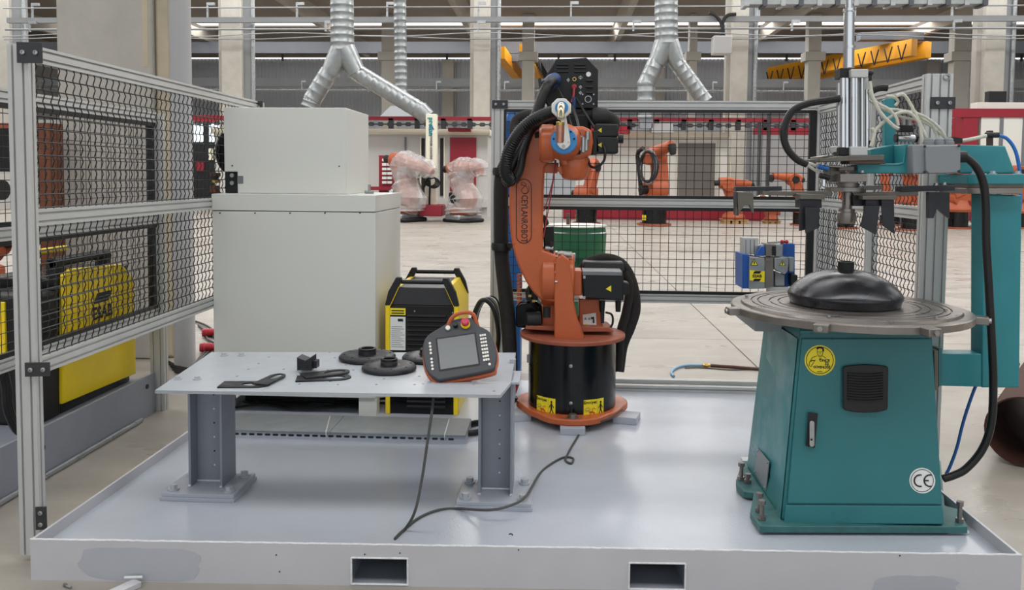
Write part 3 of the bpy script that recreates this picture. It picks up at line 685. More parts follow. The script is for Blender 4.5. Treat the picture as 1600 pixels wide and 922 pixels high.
# cables in the open plinth
for k in range(5):
    pts = [(xa + .1 + .9 * i / 5 + .02 * k, YC0 + .1 + .06 * k + .04 * math.sin(i * 1.9 + k), DZ + .012 + .012 * abs(math.sin(i * 1.3 + k * 2))) for i in range(6)]
    tag(MB().tube(catmull(pts, 6), .008, 7).build('power_cable', 'rubber', origin=pts[0]), 'black cable lying in the dark gap under the white cabinet', 'cable', 'cables under the cabinet')

# perforated cable channel
YF0 = P(560, 689, Z=DZ).y; zt_ = PZ(675, YF0, 560) ; ch = thing('cable_channel', 'grey painted perforated cable channel lying in front of the cabinet', 'cable tray', (-1.3, YF0, DZ))
xl, xr = PX(300, YF0, 680), PX(728, YF0, 680); xm = PX(516, YF0, 680)
for a, b in ((xl, xm - .001), (xm + .001, xr)):
    o = B((a, YF0 - .01, zt_ - .012), (b + (.0 if b < xm + .1 else .0), YF0 + .32, zt_)).build('channel_cover', 'cover_grey', ch, bevel=.003)
    B((a, YF0, DZ), (b, YF0 + .3, zt_ - .012)).build('channel_body', 'table_paint', ch)
mb = MB(); x = xl + .03
while x < xr - .05:
    mb.prism([(x + .005 * 0 + q_[0], DZ + .024 + q_[1]) for q_ in rrect(.033, .012, .005, 3)], 'Y', YF0 - .001, YF0 + .001); x += .047
mb.build('slot_row', 'ink', ch, kind='stuff')

# ================================================================ workpiece table
ZTB = .722; tb = thing('work_table', 'grey steel workpiece table with perforated top on two heavy legs', 'table', (-1.0, 3.95, DZ))
def tp(px, py): p = P(px, py, Z=ZTB); return (p.x, p.y)
out = [tp(242, 610), tp(782, 617), tp(798, 598), tp(806, 551), tp(331, 550)]
holes = []
for px, py in ((420, 558), (404, 568), (443, 577), (388, 577), (370, 588), (516, 600 - 4), (528, 601), (588, 601), (648, 601), (540, 570), (512, 578), (552, 578), (468, 600), (661, 600), (707, 597), (772, 611), (515, 551), (523, 559), (655, 588), (740, 601), (600, 592)):
    x, y = tp(px, py); holes.append(circ(x, y, .0075, 12)[::-1])
loops('tabletop', [out] + holes, .014, 'table_top', lambda x, y, z: V((x, y, ZTB - .007 + z)), tb)
for px, py in ((350, 556), (377, 556), (278, 593), (308, 593), (755, 553), (743, 589)):
    c = P(px, py, Z=ZTB); MB().hexbolt(c, .013, .016).build('bolt', 'bolt_paint', tb)
def leg(pxa, pxb, yf_):
    xa, xb = PX(pxa, yf_, 700), PX(pxb, yf_, 700); yb = yf_ + .17; o = MB(); z0, z1 = DZ + .036, ZTB - .014; f = .012
    o.box((xa, yf_, z0), (xa + f, yb, z1)).box((xb - f, yf_, z0), (xb, yb, z1)).box((xa + f, yf_ + .075, z0), (xb - f, yf_ + .085, z1))
    l = o.build('leg', 'leg_paint', tb, bevel=.002)
    for k in range(7):
        z = z1 - .05 - k * .07; c = V(((xa + xb) / 2 + .015, yf_ + .075, z)); MB().cyl(c, c + V((0, -.002, 0)), .0045, n=10).build('bolt_hole', 'weld_white' if k % 2 == 0 else 'dark_bolt', l)
    cx = (xa + xb) / 2; a = .18; y0 = yf_ - .10
    for z, g in ((DZ, 0), (DZ + .018, .006)):
        B((cx - a + g, y0 + g, z), (cx + a - g, y0 + .30 - g, z + .018)).build('base_plate', 'table_paint', tb, bevel=.002)
    for sx in (-1, 1):
        for yy in (y0 + .05, y0 + .25):
            MB().hexbolt((cx + sx * (a - .045), yy, DZ + .036), .018, .026).build('anchor_bolt', 'bolt_paint', tb)
    MB().tube([(xa, yf_ - .001, z0 + .003), (xa + f, yf_ - .003, z0 + .003)], .006, 6).tube([(xb - f, yf_ - .003, z0 + .003), (xb, yf_ - .003, z0 + .003)], .006, 6).tube([(xa + f, yf_ + .072, z0 + .003), (xb - f, yf_ + .072, z0 + .003)], .005, 6).build('weld_bead', 'weld_white', tb)
    B((xa - .03, yf_ - .03, ZTB - .026), (xb + .03, yb + .03, ZTB - .0145)).build('top_flange', 'table_paint', tb, bevel=.002)
leg(294, 347, 3.86); leg(747, 801, 3.86)
B(P(796, 622, Y=4.15), P(806, 560, Y=4.18)).build('side_gusset', 'table_paint', tb)
for px0, py0, px1, py1 in ((516, 644, 504, 688), (704, 648, 692, 688)):
    a = P(px0, 650, Z=zt_ + .0); b = P(px1 + 4, 676, Z=zt_); MB().tube([(a.x, YF0 + .3, zt_ + .001), (b.x, YF0 - .008, zt_ + .001), (b.x, YF0 - .012, zt_ - .01), (b.x, YF0 - .002, DZ + .02)], .003, 5).build('weld_line', 'weld_white', ch)
# flanges, block and plates on the table
def tpos(px, py): return P(px, py, Z=ZTB)
fl_prof = lambda r: [(0, .0), (r * .93, .0), (r, .006), (r, .016), (r * .93, .026), (r * .62, .03), (r * .45, .024), (r * .32, .026), (r * .31, .045), (r * .29, .047), (r * .24, .046), (r * .23, .03), (0, .03)]
for px, py, r, l in ((574, 561, .145, 'dark round steel flange at the back of the table, leftmost and largest'), (608, 578, .132, 'dark round steel flange in front, with a black collar'), (668, 562, .13, 'dark round steel flange half hidden behind the teach pendant')):
    c = tpos(px, py); t = thing('pipe_flange', l, 'flange', c, 'flanges on the table')
    MB().lathe(fl_prof(r), c, 48).build('disc', 'black_steel', t, smooth=50)
    MB().lathe([(r * .225, .03), (r * .31, .03), (r * .31, .056), (r * .27, .059), (r * .22, .056), (r * .22, .03)], c, 32).build('collar', 'rubber' , t)
    for k in range(8):
        a = 2 * PI * k / 8 + .3; d = c + V((math.cos(a), math.sin(a), 0)) * r * .8 + V((0, 0, .0275)); MB().cyl(d, d + V((0, 0, .002)), .006, n=10).build('bolt_hole', 'ink', t)
def slotplate(label, a_px, b_px, w_, L_, z):
    """flat bar with one rounded end and a long eye; a_px square end centre, b_px eye centre"""
    a, b = V((*tp(*a_px), 0)), V((*tp(*b_px), 0)); d = (b - a).normalized(); n_ = V((-d.y, d.x, 0)); e = b + d * .01
    out = [a + n_ * w_ / 2, a - n_ * w_ / 2] + [e + (d * math.cos(t_) * 1.25 + n_ * math.sin(t_)) * w_ / 2 for t_ in [-PI / 2 + PI * k / 14 for k in range(15)]]
    hole = [b + d * .052 * math.cos(t_) + n_ * w_ * .27 * math.sin(t_) for t_ in [2 * PI * k / 22 for k in range(22)]]
    t = thing('slotted_plate', label, 'steel plate', (b.x, b.y, ZTB + z)); loops('plate', [[(p.x, p.y) for p in out], [(p.x, p.y) for p in hole][::-1]], .006, 'black_steel', lambda x, y, zz_: V((x, y, ZTB + z + .003 + zz_)), t)
slotplate('flat black slotted plate lying at the front left of the table', (345, 602), (396, 602), .105, .2, 0)
slotplate('black slotted plate overlapping the first, its round eye pointing right', (406, 604), (431, 592), .075, .2, .0062)
slotplate('black slotted plate under the notched steel block', (463, 593), (522, 591), .11, .2, 0)
slotplate('black slotted plate lying across the plate under the block', (473, 591), (523, 585), .10, .2, .0062)
c = tpos(484, 582); t = thing('notched_block', 'dark steel bracket with a V notch standing on the table', 'bracket', c)
a, b, zt3 = P(466, 585, Y=c.y).x, P(489, 585, Y=c.y).x, P(480, 556, Y=c.y).z
MB().prism([(a, ZTB + .013), (b, ZTB + .013), (b, zt3), ((a + b) / 2 + .006, zt3 - .02), (a, zt3 - .004)], 'Y', c.y - .02, c.y + .06).build('body', 'black_steel', t, bevel=.002)
MB().box((a + .008, c.y - .022, ZTB + .05), (b - .02, c.y - .015, zt3 - .03)).build('recess', 'ink', t)
MB().box((b, c.y + .0, ZTB + .02), (b + .018, c.y + .05, zt3 - .025)).build('side_ear', 'black_steel', t, bevel=.002)
for dx in (.012, .05): MB().cyl((a + dx, c.y - .0215, ZTB + .028), (a + dx, c.y - .018, ZTB + .028), .005, n=10).build('hole', 'ink', t)

# ================================================================ teach pendant
pc = P(717, 549, Y=3.83); pd = thing('teach_pendant', 'grey and orange robot teach pendant propped on the table', 'teach pendant', pc)
tilt = math.radians(50); roll_ = math.radians(-7)
RU = Matrix.Rotation(0, 3, 'Z') @ Matrix.Rotation(tilt, 3, 'X')       # local x right, y up the face, z out of the face
RU = RU @ Matrix.Rotation(math.radians(11), 3, 'Z')
def pf(x, y, z): return pc + RU @ V((x * 1.06, y * 1.12, z))
def ppoly(poly, z0, z1, name, m, bevel=.0, par=None):
    mb = MB(); n = len(poly); vs = [pf(x, y, z) for z in (z0, z1) for x, y in poly]
    mb.add(vs, [(k, (k + 1) % n, n + (k + 1) % n, n + k) for k in range(n)] + [tuple(range(n - 1, -1, -1)), tuple(range(n, 2 * n))]); return mb.build(name, m, par or pd, bevel=bevel, seg=3)
body = [(-.10, -.125), (.12, -.115), (.15, -.09), (.165, -.03), (.15, .06), (.10, .105), (.075, .145), (.0, .15), (-.06, .125), (-.13, .09), (-.155, .04), (-.155, -.05), (-.13, -.10)]
sm = [(x, y) for x, y, _ in catmull([(x, y, 0) for x, y in body + [body[0]]], 4)][:-1]
ppoly([(x * 1.03, y * 1.03 - .004) for x, y in sm], -.04, -.012, 'rubber_guard', 'orange', .006)
ppoly(sm, -.012, .014, 'housing', 'pendant_grey', .009)
ppoly([(-.095, -.085), (.085, -.085), (.085, .07), (-.095, .07)], .0145, .0155, 'screen_frame', 'ink', .001)
ppoly([(-.088, -.078), (.078, -.078), (.078, .063), (-.088, .063)], .0156, .0165, 'screen', 'screen')
for k in range(8):
    y = .05 - k * .0165
    for j in range(3): ppoly([(.1 + j * .0098, y - .005), (.1085 + j * .0098, y - .005), (.1085 + j * .0098, y + .005), (.1 + j * .0098, y + .005)], .0145, .0185, 'key', 'white_plastic', .001)
for k in range(8):
    y = .05 - k * .0155 - (.012 if k > 3 else 0); ppoly(circ(-.122, y, .0055, 10), .0145, .018, 'round_key', 'white_plastic')
ppoly(circ(.125, -.088, .006, 10), .0145, .018, 'round_key', 'white_plastic')
ppoly(circ(.045, .115, .021, 20), .0145, .018, 'stop_ring', 'yellow'); e = MB().lathe([(0, 0), (.009, 0), (.009, .012), (.019, .014), (.02, .026), (.014, .031), (0, .032)], pf(.045, .115, .018), 24, RU @ V((0, 0, 1))).build('emergency_stop', 'red_button', pd)
ppoly(circ(-.035, .108, .011, 16), .0145, .026, 'white_button', 'white_plastic', .002); ppoly(circ(0, .115, .011, 12), .0145, .035, 'key_switch', 'rubber', .002)
MB().tube(catmull([pf(-.045, .112, -.01), pf(-.01, .15, .03), pf(.04, .158, .045), pf(.085, .15, .03), pf(.098, .105, -.005)], 6), .0095, 8).build('guard_bow', 'orange', pd)
for k in range(6): MB().cyl(pf(-.105 - k * .0015, -.132 - k * .007, -.02 - .003 * k), pf(-.106 - k * .0015, -.136 - k * .007, -.021 - .003 * k), .0125 - k * .001, n=14).build('strain_relief_ring', 'rubber', pd)
MB().cyl(pf(-.1, -.11, -.018), pf(-.116, -.18, -.035), .008, n=12).build('strain_relief', 'rubber', pd)
# pendant cable to the robot
c0 = pf(-.115, -.175, -.034); Dk = DZ + .006
pts = [c0, P(679, 612, Y=3.66), P(674, 650, Y=3.55), P(668, 690, Y=3.52), P(659, 750, Y=3.50), P(648, 800, Y=3.46)] + [P(px, py, Z=Dk) for px, py in ((632, 828), (617, 842), (630, 829), (655, 809), (685, 797), (715, 795))] + [P(765, 797, Z=DZ + .06), P(800, 789, Z=DZ + .062), P(822, 775, Z=DZ + .058)] + [P(px, py, Z=Dk) for px, py in ((842, 742), (858, 727), (880, 715), (895, 716), (893, 724), (884, 720), (886, 712), (898, 690), (915, 668))] + [P(950, 655, Y=5.0), P(972, 640, Y=5.1)]
tag(MB().tube(catmull(pts, 8), .0062, 8).build('pendant_cable', 'cable_grey', origin=c0), 'thin black cable from the teach pendant looping over the deck to the robot base', 'cable')

# ================================================================ welding power source behind the table
def esab(t, x0, x1, y0, y1, z0, z1, zh):
    """rear panel faces -y"""
    w_ = x1 - x0; zs = z0 + (z1 - z0) * .86
    B((x0 + .02, y0 + .01, z0), (x1 - .02, y1, zs)).build('case', 'black_paint', t, bevel=.004)
    MB().prism([(x0 + .015, zs), (x1 - .015, zs), (x1 - .07, z1), (x0 + .07, z1)], 'Y', y0 + .02, y1 - .02).build('top_cover', 'black_plate', t, bevel=.004)
    for sx, xa_, xb_ in ((-1, x0, x0 + .03), (1, x1 - .03, x1)):
        xi = x0 + .07 if sx < 0 else x1 - .07; o = .006 * sx
        xo = xa_ if sx < 0 else xb_; xn = xb_ if sx < 0 else xa_
        MB().prism([(xo, z0), (xn, z0), (xn, zs - .01), (xi + .02 * (1 if sx < 0 else -1), z1 + .004), (xi - .012 * (1 if sx < 0 else -1), z1 + .004), (xo, zs)], 'Y', y0, y1).build('side_cover', 'yellow', t, bevel=.004)
    for yy in (y0 - .004, y1 - .05):
        for sx in (-1, 1):
            xo = x0 if sx < 0 else x1; xi = xo - sx * .08
            MB().prism([(xo - sx * -.002, zs), (xo - sx * .03, zs), (xi + sx * -.0 - sx * .025, zh - .02), (xi - sx * .02, zh), (xi + sx * .01, zh), (xo - sx * .02, zs + .09)], 'Y', yy, yy + .05).build('handle_cheek', 'rubber', t, bevel=.004)
        MB().cyl((x0 + .1, yy + .025, zh - .03), (x1 - .1, yy + .025, zh - .03), .014, n=12).build('handle_bar', 'rubber', t)
    # louvres
    xl_, xr_ = x0 + w_ * .30, x1 - w_ * .17; z = z0 + .04
    while z < zs - .06:
        MB().add([(xl_, y0 + .008, z), (xr_, y0 + .008, z), (xr_, y0 - .01, z + .014), (xl_, y0 - .01, z + .014), (xl_, y0 + .008, z + .022), (xr_, y0 + .008, z + .022)], [(0, 1, 2, 3), (3, 2, 5, 4)]).build('louvre', 'black_plate', t, smooth=0); z += .031
    a, b = (x0 + w_ * .065, z0 + (zs - z0) * .59), (x0 + w_ * .275, z0 + (zs - z0) * .895)
    lb = B((a[0], y0 + .005, a[1]), (b[0], y0 + .0095, b[1])).build('rating_plate', 'white_label', t)
    for k in range(11): B((a[0] + .008, y0 + .004, a[1] + .02 + k * .013), (b[0] - .008 - (k % 3) * .012, y0 + .005, a[1] + .023 + k * .013)).build('print_line', 'ink_grey', lb)
    B((a[0] + .05, y0 + .0038, b[1] - .03), (b[0] - .016, y0 + .005, b[1] - .012)).build('print_logo', 'ink', lb)
    yl = B((a[0], y0 + .005, b[1] + .012), (b[0], y0 + .0095, b[1] + .056)).build('yellow_label', 'yellow_label', t)
    for k in range(2): B((a[0] + .008, y0 + .004, b[1] + .02 + k * .016), (b[0] - .008, y0 + .005, b[1] + .028 + k * .016)).build('print_line', 'ink', yl)
    for u, v in ((.4, .95), (.97 - .05, .94), (.92, .87), (.24, .86), (.24, .39), (.12, .39), (.2, .26)):
        c = V((x0 + w_ * u, y0 + .009, z0 + (zs - z0) * v)); MB().cyl(c, c - V((0, .004, 0)), .005, n=8).build('screw', 'bolt_steel', t)
YE = P(660, 648, Z=DZ).y
xe0, xe1 = PX(602, YE, 560), PX(716, YE, 560)
t = thing('welding_power_source', 'black and yellow welding power source between table and white cabinet', 'welding machine', ((xe0 + xe1) / 2, YE, DZ))
ze1, zeh = PZ(450, YE, 650), PZ(434, YE, 650)
esab(t, xe0, xe1, YE, YE + .62, DZ, ze1, zeh)
def esab_logo(t, c, right, up, s, m='ink', par=None):
    c, R, U = V(c), V(right).normalized(), V(up).normalized(); N_ = R.cross(U)
    for k, sg in ((1, 1), (-1, -1)):
        pl = [(-.5, .32), (.32, .32), (.5, .62), (-.28, .62)] if sg > 0 else [(-.5, -.62), (.28, -.62), (.5, -.32), (-.32, -.32)]
        pts = [c + R * x * s + U * y * s for x, y in pl]; mb = MB(); mb.add(pts + [p + N_ * .0012 for p in pts], [(3, 2, 1, 0), (4, 5, 6, 7), (0, 1, 5, 4), (1, 2, 6, 5), (2, 3, 7, 6), (3, 0, 4, 7)]); mb.build('logo_bar', m, t)
    text('ESAB', s * .5, c + N_ * .0006, R, U, m, t, bold=s * .015)
esab_logo(t, (xe1 + .0015, YE + .22, DZ + .45), (0, 1, 0), (0, 0, 1), .2)
# gas and cable loops beside the power source
for k in range(4):
    cx, cy = 757 + k * 5, 525; pts = [P(737 + k * 2, 560, Y=5.45 + .05 * k), P(738 + k * 3, 505 - 4 * k, Y=5.45 + .05 * k), P(752 + k * 4, 470 - 2 * k, Y=5.45 + .05 * k), P(770 + k * 3, 480 - 2 * k, Y=5.45 + .05 * k), P(779 + k, 520, Y=5.45 + .05 * k), P(776, 560, Y=5.5), P(770 - 3 * k, 640, Y=5.5)]
    tag(MB().tube(catmull(pts, 7), (.016, .01, .008, .006)[k], 8).build('looped_cable', ('rubber', 'black_matte', 'galv', 'rubber')[k], origin=pts[0]), ('thickest black hose arching behind the welding power source', 'black cable arching just inside the thick hose', 'grey hose loop beside the robot pedestal', 'thin black cable outermost in the loops by the power source')[k], 'cable')
MB_ = MB().tube(catmull([P(800, 585, Y=5.4), P(788, 620, Y=5.4), P(760, 655, Z=DZ + .02), P(738, 662, Z=DZ + .02), P(722, 668, Z=DZ + .02)], 7), .019, 9)
tag(MB_.build('thick_cable', 'rubber', origin=P(760, 655, Z=DZ + .02)), 'thick black cable on the deck right of the cable channel, the rear of two', 'cable', 'thick cables on the deck')
tag(MB().tube(catmull([P(806, 620, Y=5.3), P(790, 645, Y=5.3), P(762, 669, Z=DZ + .02), P(740, 676, Z=DZ + .02), P(724, 676, Z=DZ + .02)], 7), .019, 9).build('thick_cable', 'rubber', origin=P(762, 669, Z=DZ + .02)), 'thick black cable on the deck right of the cable channel, the front of two', 'cable', 'thick cables on the deck')
tag(MB().tube(catmull([P(810, 600, Y=5.3), P(803, 618, Y=5.3), P(795, 625, Y=5.3), P(790, 640, Y=5.4)], 6), .007, 8).build('red_lead', 'red_wire', origin=P(803, 618, Y=5.3)), 'short red lead beside the black robot pedestal', 'cable')
# ================================================================ main orange welding robot
YR = 5.33
def pp(pts, y0, y1, mb=None, yref=None):
    yref = yref or y0; return (mb or MB()).prism([(P(a, b, Y=yref).x, P(a, b, Y=yref).z) for a, b in pts], 'Y', y0, y1)
c0 = P(893, 640, Y=YR); cx = c0.x; rb = thing('welding_robot', 'large orange six axis welding robot on a black drum pedestal with a torch', 'robot', (cx, YR, DZ))
zb0, zb1 = DZ + .045, DZ + .085
base = []
for k in range(72):
    a = 2 * PI * k / 72; r = .325
    for lob in (-90, 30, 150): 
        dlt = abs((math.degrees(a) - lob + 180) % 360 - 180); r = max(r, .385 - (dlt / 42) ** 2 * .06)
    base.append((cx + r * math.cos(a), YR + r * math.sin(a)))
MB().prism(base, 'Z', zb0, zb1).build('foot_plate', 'orange', rb, bevel=.008)
for ang in (-90, -15, 195, 90):
    d = V((math.cos(math.radians(ang)), math.sin(math.radians(ang)), 0)); c = V((cx, YR, 0)) + d * (.34 if ang == -90 else .36)
    o = MB().obox((c.x, c.y, DZ + .0225), (.15, .15, .045), Euler((0, 0, math.radians(ang + 90)))).build('weld_pad', 'table_paint', rb, bevel=.003)
c = V((cx - .0, YR - .345, zb1)); MB().prism([(c.x + q_[0], c.y + q_[1]) for q_ in rrect(.13, .05, .02)], 'Z', zb1 - .01, zb1 + .0005).build('bolt_pocket', 'orange_dusty', rb); MB().hexbolt(c, .023, .026).build('anchor_bolt', 'machined', rb)
zd = P(894, 522, Y=YR).z; rd = .281
MB().lathe([(rd * .99, zb1), (rd, zb1 + .004), (rd, zd - .012), (rd * .99, zd - .008)], (cx, YR, 0), 72).build('pedestal_drum', 'black_paint', rb, smooth=30)
def ondrum(px, py, r=rd):
    """point of the drum surface seen at this pixel"""
    d = CAMM @ V(((px - 800) / F, (CY - py) / F, -1)); a = d.x ** 2 + d.y ** 2; b = -2 * (d.x * cx + d.y * YR); cc = cx ** 2 + YR ** 2 - r * r
    t_ = (-b - math.sqrt(max(0, b * b - 4 * a * cc))) / (2 * a); return V((d.x * t_, d.y * t_, CZ + d.z * t_))
for py in (572, 630): p = ondrum(892, py); n_ = (V((p.x - cx, p.y - YR, 0))).normalized(); MB().lathe([(0, 0), (.011, 0), (.011, .006), (.006, .008), (0, .008)], p, 14, n_).build('seam_bolt', 'bolt_steel', rb)
a = ondrum(893, 545); b = ondrum(893, 648); MB().bar((a.x, a.y, zd - .02), (b.x, b.y, zb1), .014, .003).build('seam', 'black_matte', rb)
def drum_label(px0, px1, py0, py1):
    th0, th1 = (math.atan2(q_.y - YR, q_.x - cx) for q_ in (ondrum(px0, py0), ondrum(px1, py0))); z1, z0 = ondrum((px0 + px1) / 2, py0).z, ondrum((px0 + px1) / 2, py1).z
    def at(u, v, r): th = th0 + (th1 - th0) * u; return V((cx + r * math.cos(th), YR + r * math.sin(th), z0 + (z1 - z0) * v))
    def patch(u0, v0, u1, v1, r, m, name, par):
        n = 6; vs = [at(u0 + (u1 - u0) * i / n, v, rr) for rr in (r, r + .0006) for v in (v0, v1) for i in range(n + 1)]; N_ = n + 1; fs = []
        for i in range(n): fs += [(2 * N_ + i, 2 * N_ + i + 1, 3 * N_ + i + 1, 3 * N_ + i), (i, N_ + i, N_ + i + 1, i + 1), (i, i + 1, 2 * N_ + i + 1, 2 * N_ + i), (N_ + i, 3 * N_ + i, 3 * N_ + i + 1, N_ + i + 1)]
        return MB().add(vs, fs).build(name, m, par)
    L_ = patch(0, 0, 1, 1, rd + .0004, 'yellow_label', 'warning_label', rb)
    def line(pts, w_, m, nm): MB().tube([at(u, v, rd + .0018) for u, v in pts], w_, 5).build(nm, m, L_)
    patch(.655, .03, .662, .97, rd + .0012, 'ink_grey', 'divider', L_)
    # walking man
    line([(.82, .72), (.82, .38)], .0052, 'ink', 'pictogram'); line([(.82, .66), (.74, .55), (.72, .45)], .0026, 'ink', 'pictogram'); line([(.82, .66), (.9, .55), (.92, .47)], .0026, 'ink', 'pictogram')
    line([(.82, .4), (.76, .2), (.73, .1)], .003, 'ink', 'pictogram'); line([(.82, .4), (.89, .22), (.91, .1)], .003, 'ink', 'pictogram'); MB().sphere(at(.82, .80, rd + .002), .0065, 8, 6).build('pictogram', 'ink', L_)
    # falling red man and robot outline
    line([(.25, .28), (.36, .3), (.5, .22)], .004, 'red_ink', 'pictogram'); line([(.36, .3), (.28, .12)], .0025, 'red_ink', 'pictogram'); line([(.5, .22), (.49, .06)], .0025, 'red_ink', 'pictogram'); line([(.42, .3), (.4, .45), (.48, .5), (.54, .42)], .0016, 'red_ink', 'pictogram')
    line([(.05, .42), (.12, .52), (.24, .54), (.3, .44), (.22, .4), (.1, .4)], .0012, 'ink_grey', 'pictogram'); line([(.06, .34), (.28, .36)], .0012, 'ink_grey', 'pictogram'); line([(.06, .12), (.22, .1)], .0014, 'ink_grey', 'pictogram')
    m_ = at(.3, .84, rd + .001); r_ = at(.4, .84, rd + .001) - at(.2, .84, rd + .001); text('Emniyet', .027, m_, r_, (0, 0, 1), 'ink', L_, bold=.0004)
drum_label(839, 868, 621, 648); drum_label(912, 943, 624, 651)
c = ondrum(827, 560); MB().obox(c, (.03, .03, .05)).build('grey_sticker', 'box_grey', rb)
MB().lathe([(.0, zd - .012), (.335, zd - .012), (.337, zd - .006), (.337, zd + .008), (.332, zd + .012), (.20, zd + .013), (0, zd + .013)], (cx, YR, 0), 80).build('turret_disc', 'orange_dusty', rb)
# rotating column: left post, flared web, right post
MB().prism([(x, z) for x, z in [(P(a, b, Y=YR - .12).x, P(a, b, Y=YR - .12).z) for a, b in ((866, 528), (914, 528), (903, 500), (896, 470), (893, 430), (889, 404), (878, 396), (868, 404), (866, 440))]], 'Y', YR - .2, YR + .12).build('column_web', 'orange', rb, bevel=.008)
pp([(846, 515), (880, 517), (880, 440), (848, 440)], YR - .05, YR + .16, yref=YR - .1).build('column_left', 'orange', rb, bevel=.008)
pp([(905, 521), (943, 514), (938, 470), (905, 470)], YR - .02, YR + .14, yref=YR - .1).build('column_right', 'orange', rb, bevel=.008)
pp([(820, 516), (870, 519), (872, 512), (822, 510)], YR - .12, YR + .1, yref=YR - .15).build('column_foot', 'orange_dusty', rb, bevel=.004)
pp([(880, 521), (960, 521), (952, 514), (890, 512)], YR - .1, YR + .12, yref=YR - .15).build('column_foot', 'orange_dusty', rb, bevel=.004)
st = pp([(911, 495), (932, 492), (933, 513), (912, 517)], YR - .024, YR - .021, yref=YR - .1).build('white_sticker', 'white_label', rb)
pp([(912.5, 510), (918, 509), (918.5, 514.5), (913, 515.5)], YR - .026, YR - .024, yref=YR - .1).build('sticker_mark', 'yellow_label', st)
for a, b in ((915, 499), (921, 499)): c = P(a, b, Y=YR - .05); MB().prism([(c.x - .008, c.z - .006), (c.x + .008, c.z - .006), (c.x, c.z + .009)], 'Y', YR - .026, YR - .024).build('sticker_mark', 'ink_grey', st)
pp([(924, 499), (929, 498), (930, 508), (927, 508), (927, 502), (924, 502)], YR - .026, YR - .024, yref=YR - .1).build('sticker_mark', 'ink', st)
# shoulder housing (axis across) and its motor
yS = YR - .03; zS = P(880, 435, Y=yS).z
x1, x2, x3 = PX(846, yS, 430), PX(868, yS, 430), PX(897, yS, 430)
MB().lathe([(.0, 0), (.16, 0), (.175, .012), (.175, x2 - x1 - .01), (.165, x2 - x1)], (x1, yS, zS), 40, (1, 0, 0)).build('shoulder_gear', 'orange', rb, bevel=.0)
MB().lathe([(.15, 0), (.165, .008), (.165, x3 - x2 - .008), (.15, x3 - x2), (0, x3 - x2)], (x2, yS, zS), 40, (1, 0, 0)).build('shoulder_housing', 'orange', rb)
for k in range(18):
    a = 2 * PI * k / 18; MB().cyl((x2 - .004, yS + .172 * math.cos(a), zS + .172 * math.sin(a)), (x2 + .012, yS + .172 * math.cos(a), zS + .172 * math.sin(a)), .006, n=6).build('ring_bolt', 'bolt_steel', rb)
pp([(896, 423), (909, 423), (909, 462), (896, 462)], yS - .09, yS + .09).build('motor_flange', 'orange', rb, bevel=.006)
ym_ = yS - .1
mt = pp([(909, 424), (974, 425), (975, 470), (911, 467)], ym_, ym_ + .2).build('shoulder_motor', 'black_matte', rb, bevel=.012)
pp([(910, 424), (972, 425), (972, 431), (910, 430)], ym_ - .004, ym_ + .2).build('motor_cover', 'ink_grey', mt, bevel=.003)
pp([(946.5, 451.5), (955, 446), (955, 456)], ym_ - .003, ym_ - .001).build('warning_triangle', 'yellow_label', mt)
for a, b in ((913, 433), (913, 465)): c = P(a, b, Y=ym_ - .003); MB().obox(c, (.014, .004, .018)).build('motor_bolt', 'bolt_steel', mt)
pp([(911, 409), (974, 410), (976, 424), (911, 424)], ym_ + .22, ym_ + .36).build('balancer_cover', 'black_plate', rb, bevel=.01)
pp([(972, 440), (983, 442), (983, 460), (972, 462)], ym_ + .04, ym_ + .14).build('motor_plug', 'rubber', rb, bevel=.01)
for a in (941, 966): c = P(a, 470, Y=ym_ + .08); MB().cyl(c, c - V((0, 0, .07)), .02, .016, 12).build('cable_gland', 'rubber', rb)
pp([(939, 478), (945, 478), (944, 505), (939, 505)], ym_ + .1, ym_ + .14).build('cable_gland', 'rubber', rb)
MB().tube(catmull([P(946, 488, Y=ym_ + .1), P(956, 492, Y=ym_ + .1), P(957, 506, Y=ym_ + .1), P(950, 516, Y=ym_ + .1)]), .007, 8).build('motor_cable', 'rubber', rb)
for a, b, r in ((857, 388, .014), (886, 398, .018), (877, 396, .013)): c = P(a, b, Y=yS - .1); MB().cyl(c - V((.02, 0, 0)), c + V((.03, 0, 0)), r, n=12).build('end_stop', 'bolt_steel', rb)
c = P(893, 402, Y=yS - .0); MB().obox(c, (.05, .08, .05)).build('end_stop', 'galv', rb, bevel=.003)
MB().cyl(P(861, 378, Y=yS - .1), P(862, 400, Y=yS - .1), .013, n=10).build('cable_gland', 'rubber', rb); MB().cyl(P(864, 398, Y=yS - .11), P(864, 420, Y=yS - .11), .009, n=10).build('grease_nipple', 'rubber', rb)
c = P(854, 487, Y=YR - .2); MB().cyl(c - V((0, 0, .035)), c + V((0, 0, .03)), .024, n=14).build('rubber_bumper', 'rubber', rb)
# lower link arm with curved left edge
yA = YR - .16
left = catmull([(866, 474, 0), (845, 468, 0), (828, 450, 0), (811, 418, 0), (800, 380, 0), (796, 340, 0), (796, 300, 0), (801, 262, 0), (812, 225, 0), (822, 205, 0)], 3)
poly = [(p.x, p.y) for p in left] + [(845, 199), (866, 212), (868, 240), (851, 262), (849, 300), (848, 391), (858, 394), (870, 400), (872, 440), (871, 470)]
arm = pp(poly, yA, yA + .2).build('link_arm', 'orange', rb, bevel=.014)
pp([(848, 255), (873, 255), (871, 271), (848, 270)], yA + .02, yA + .14).build('arm_crossbar', 'orange', rb, bevel=.006)
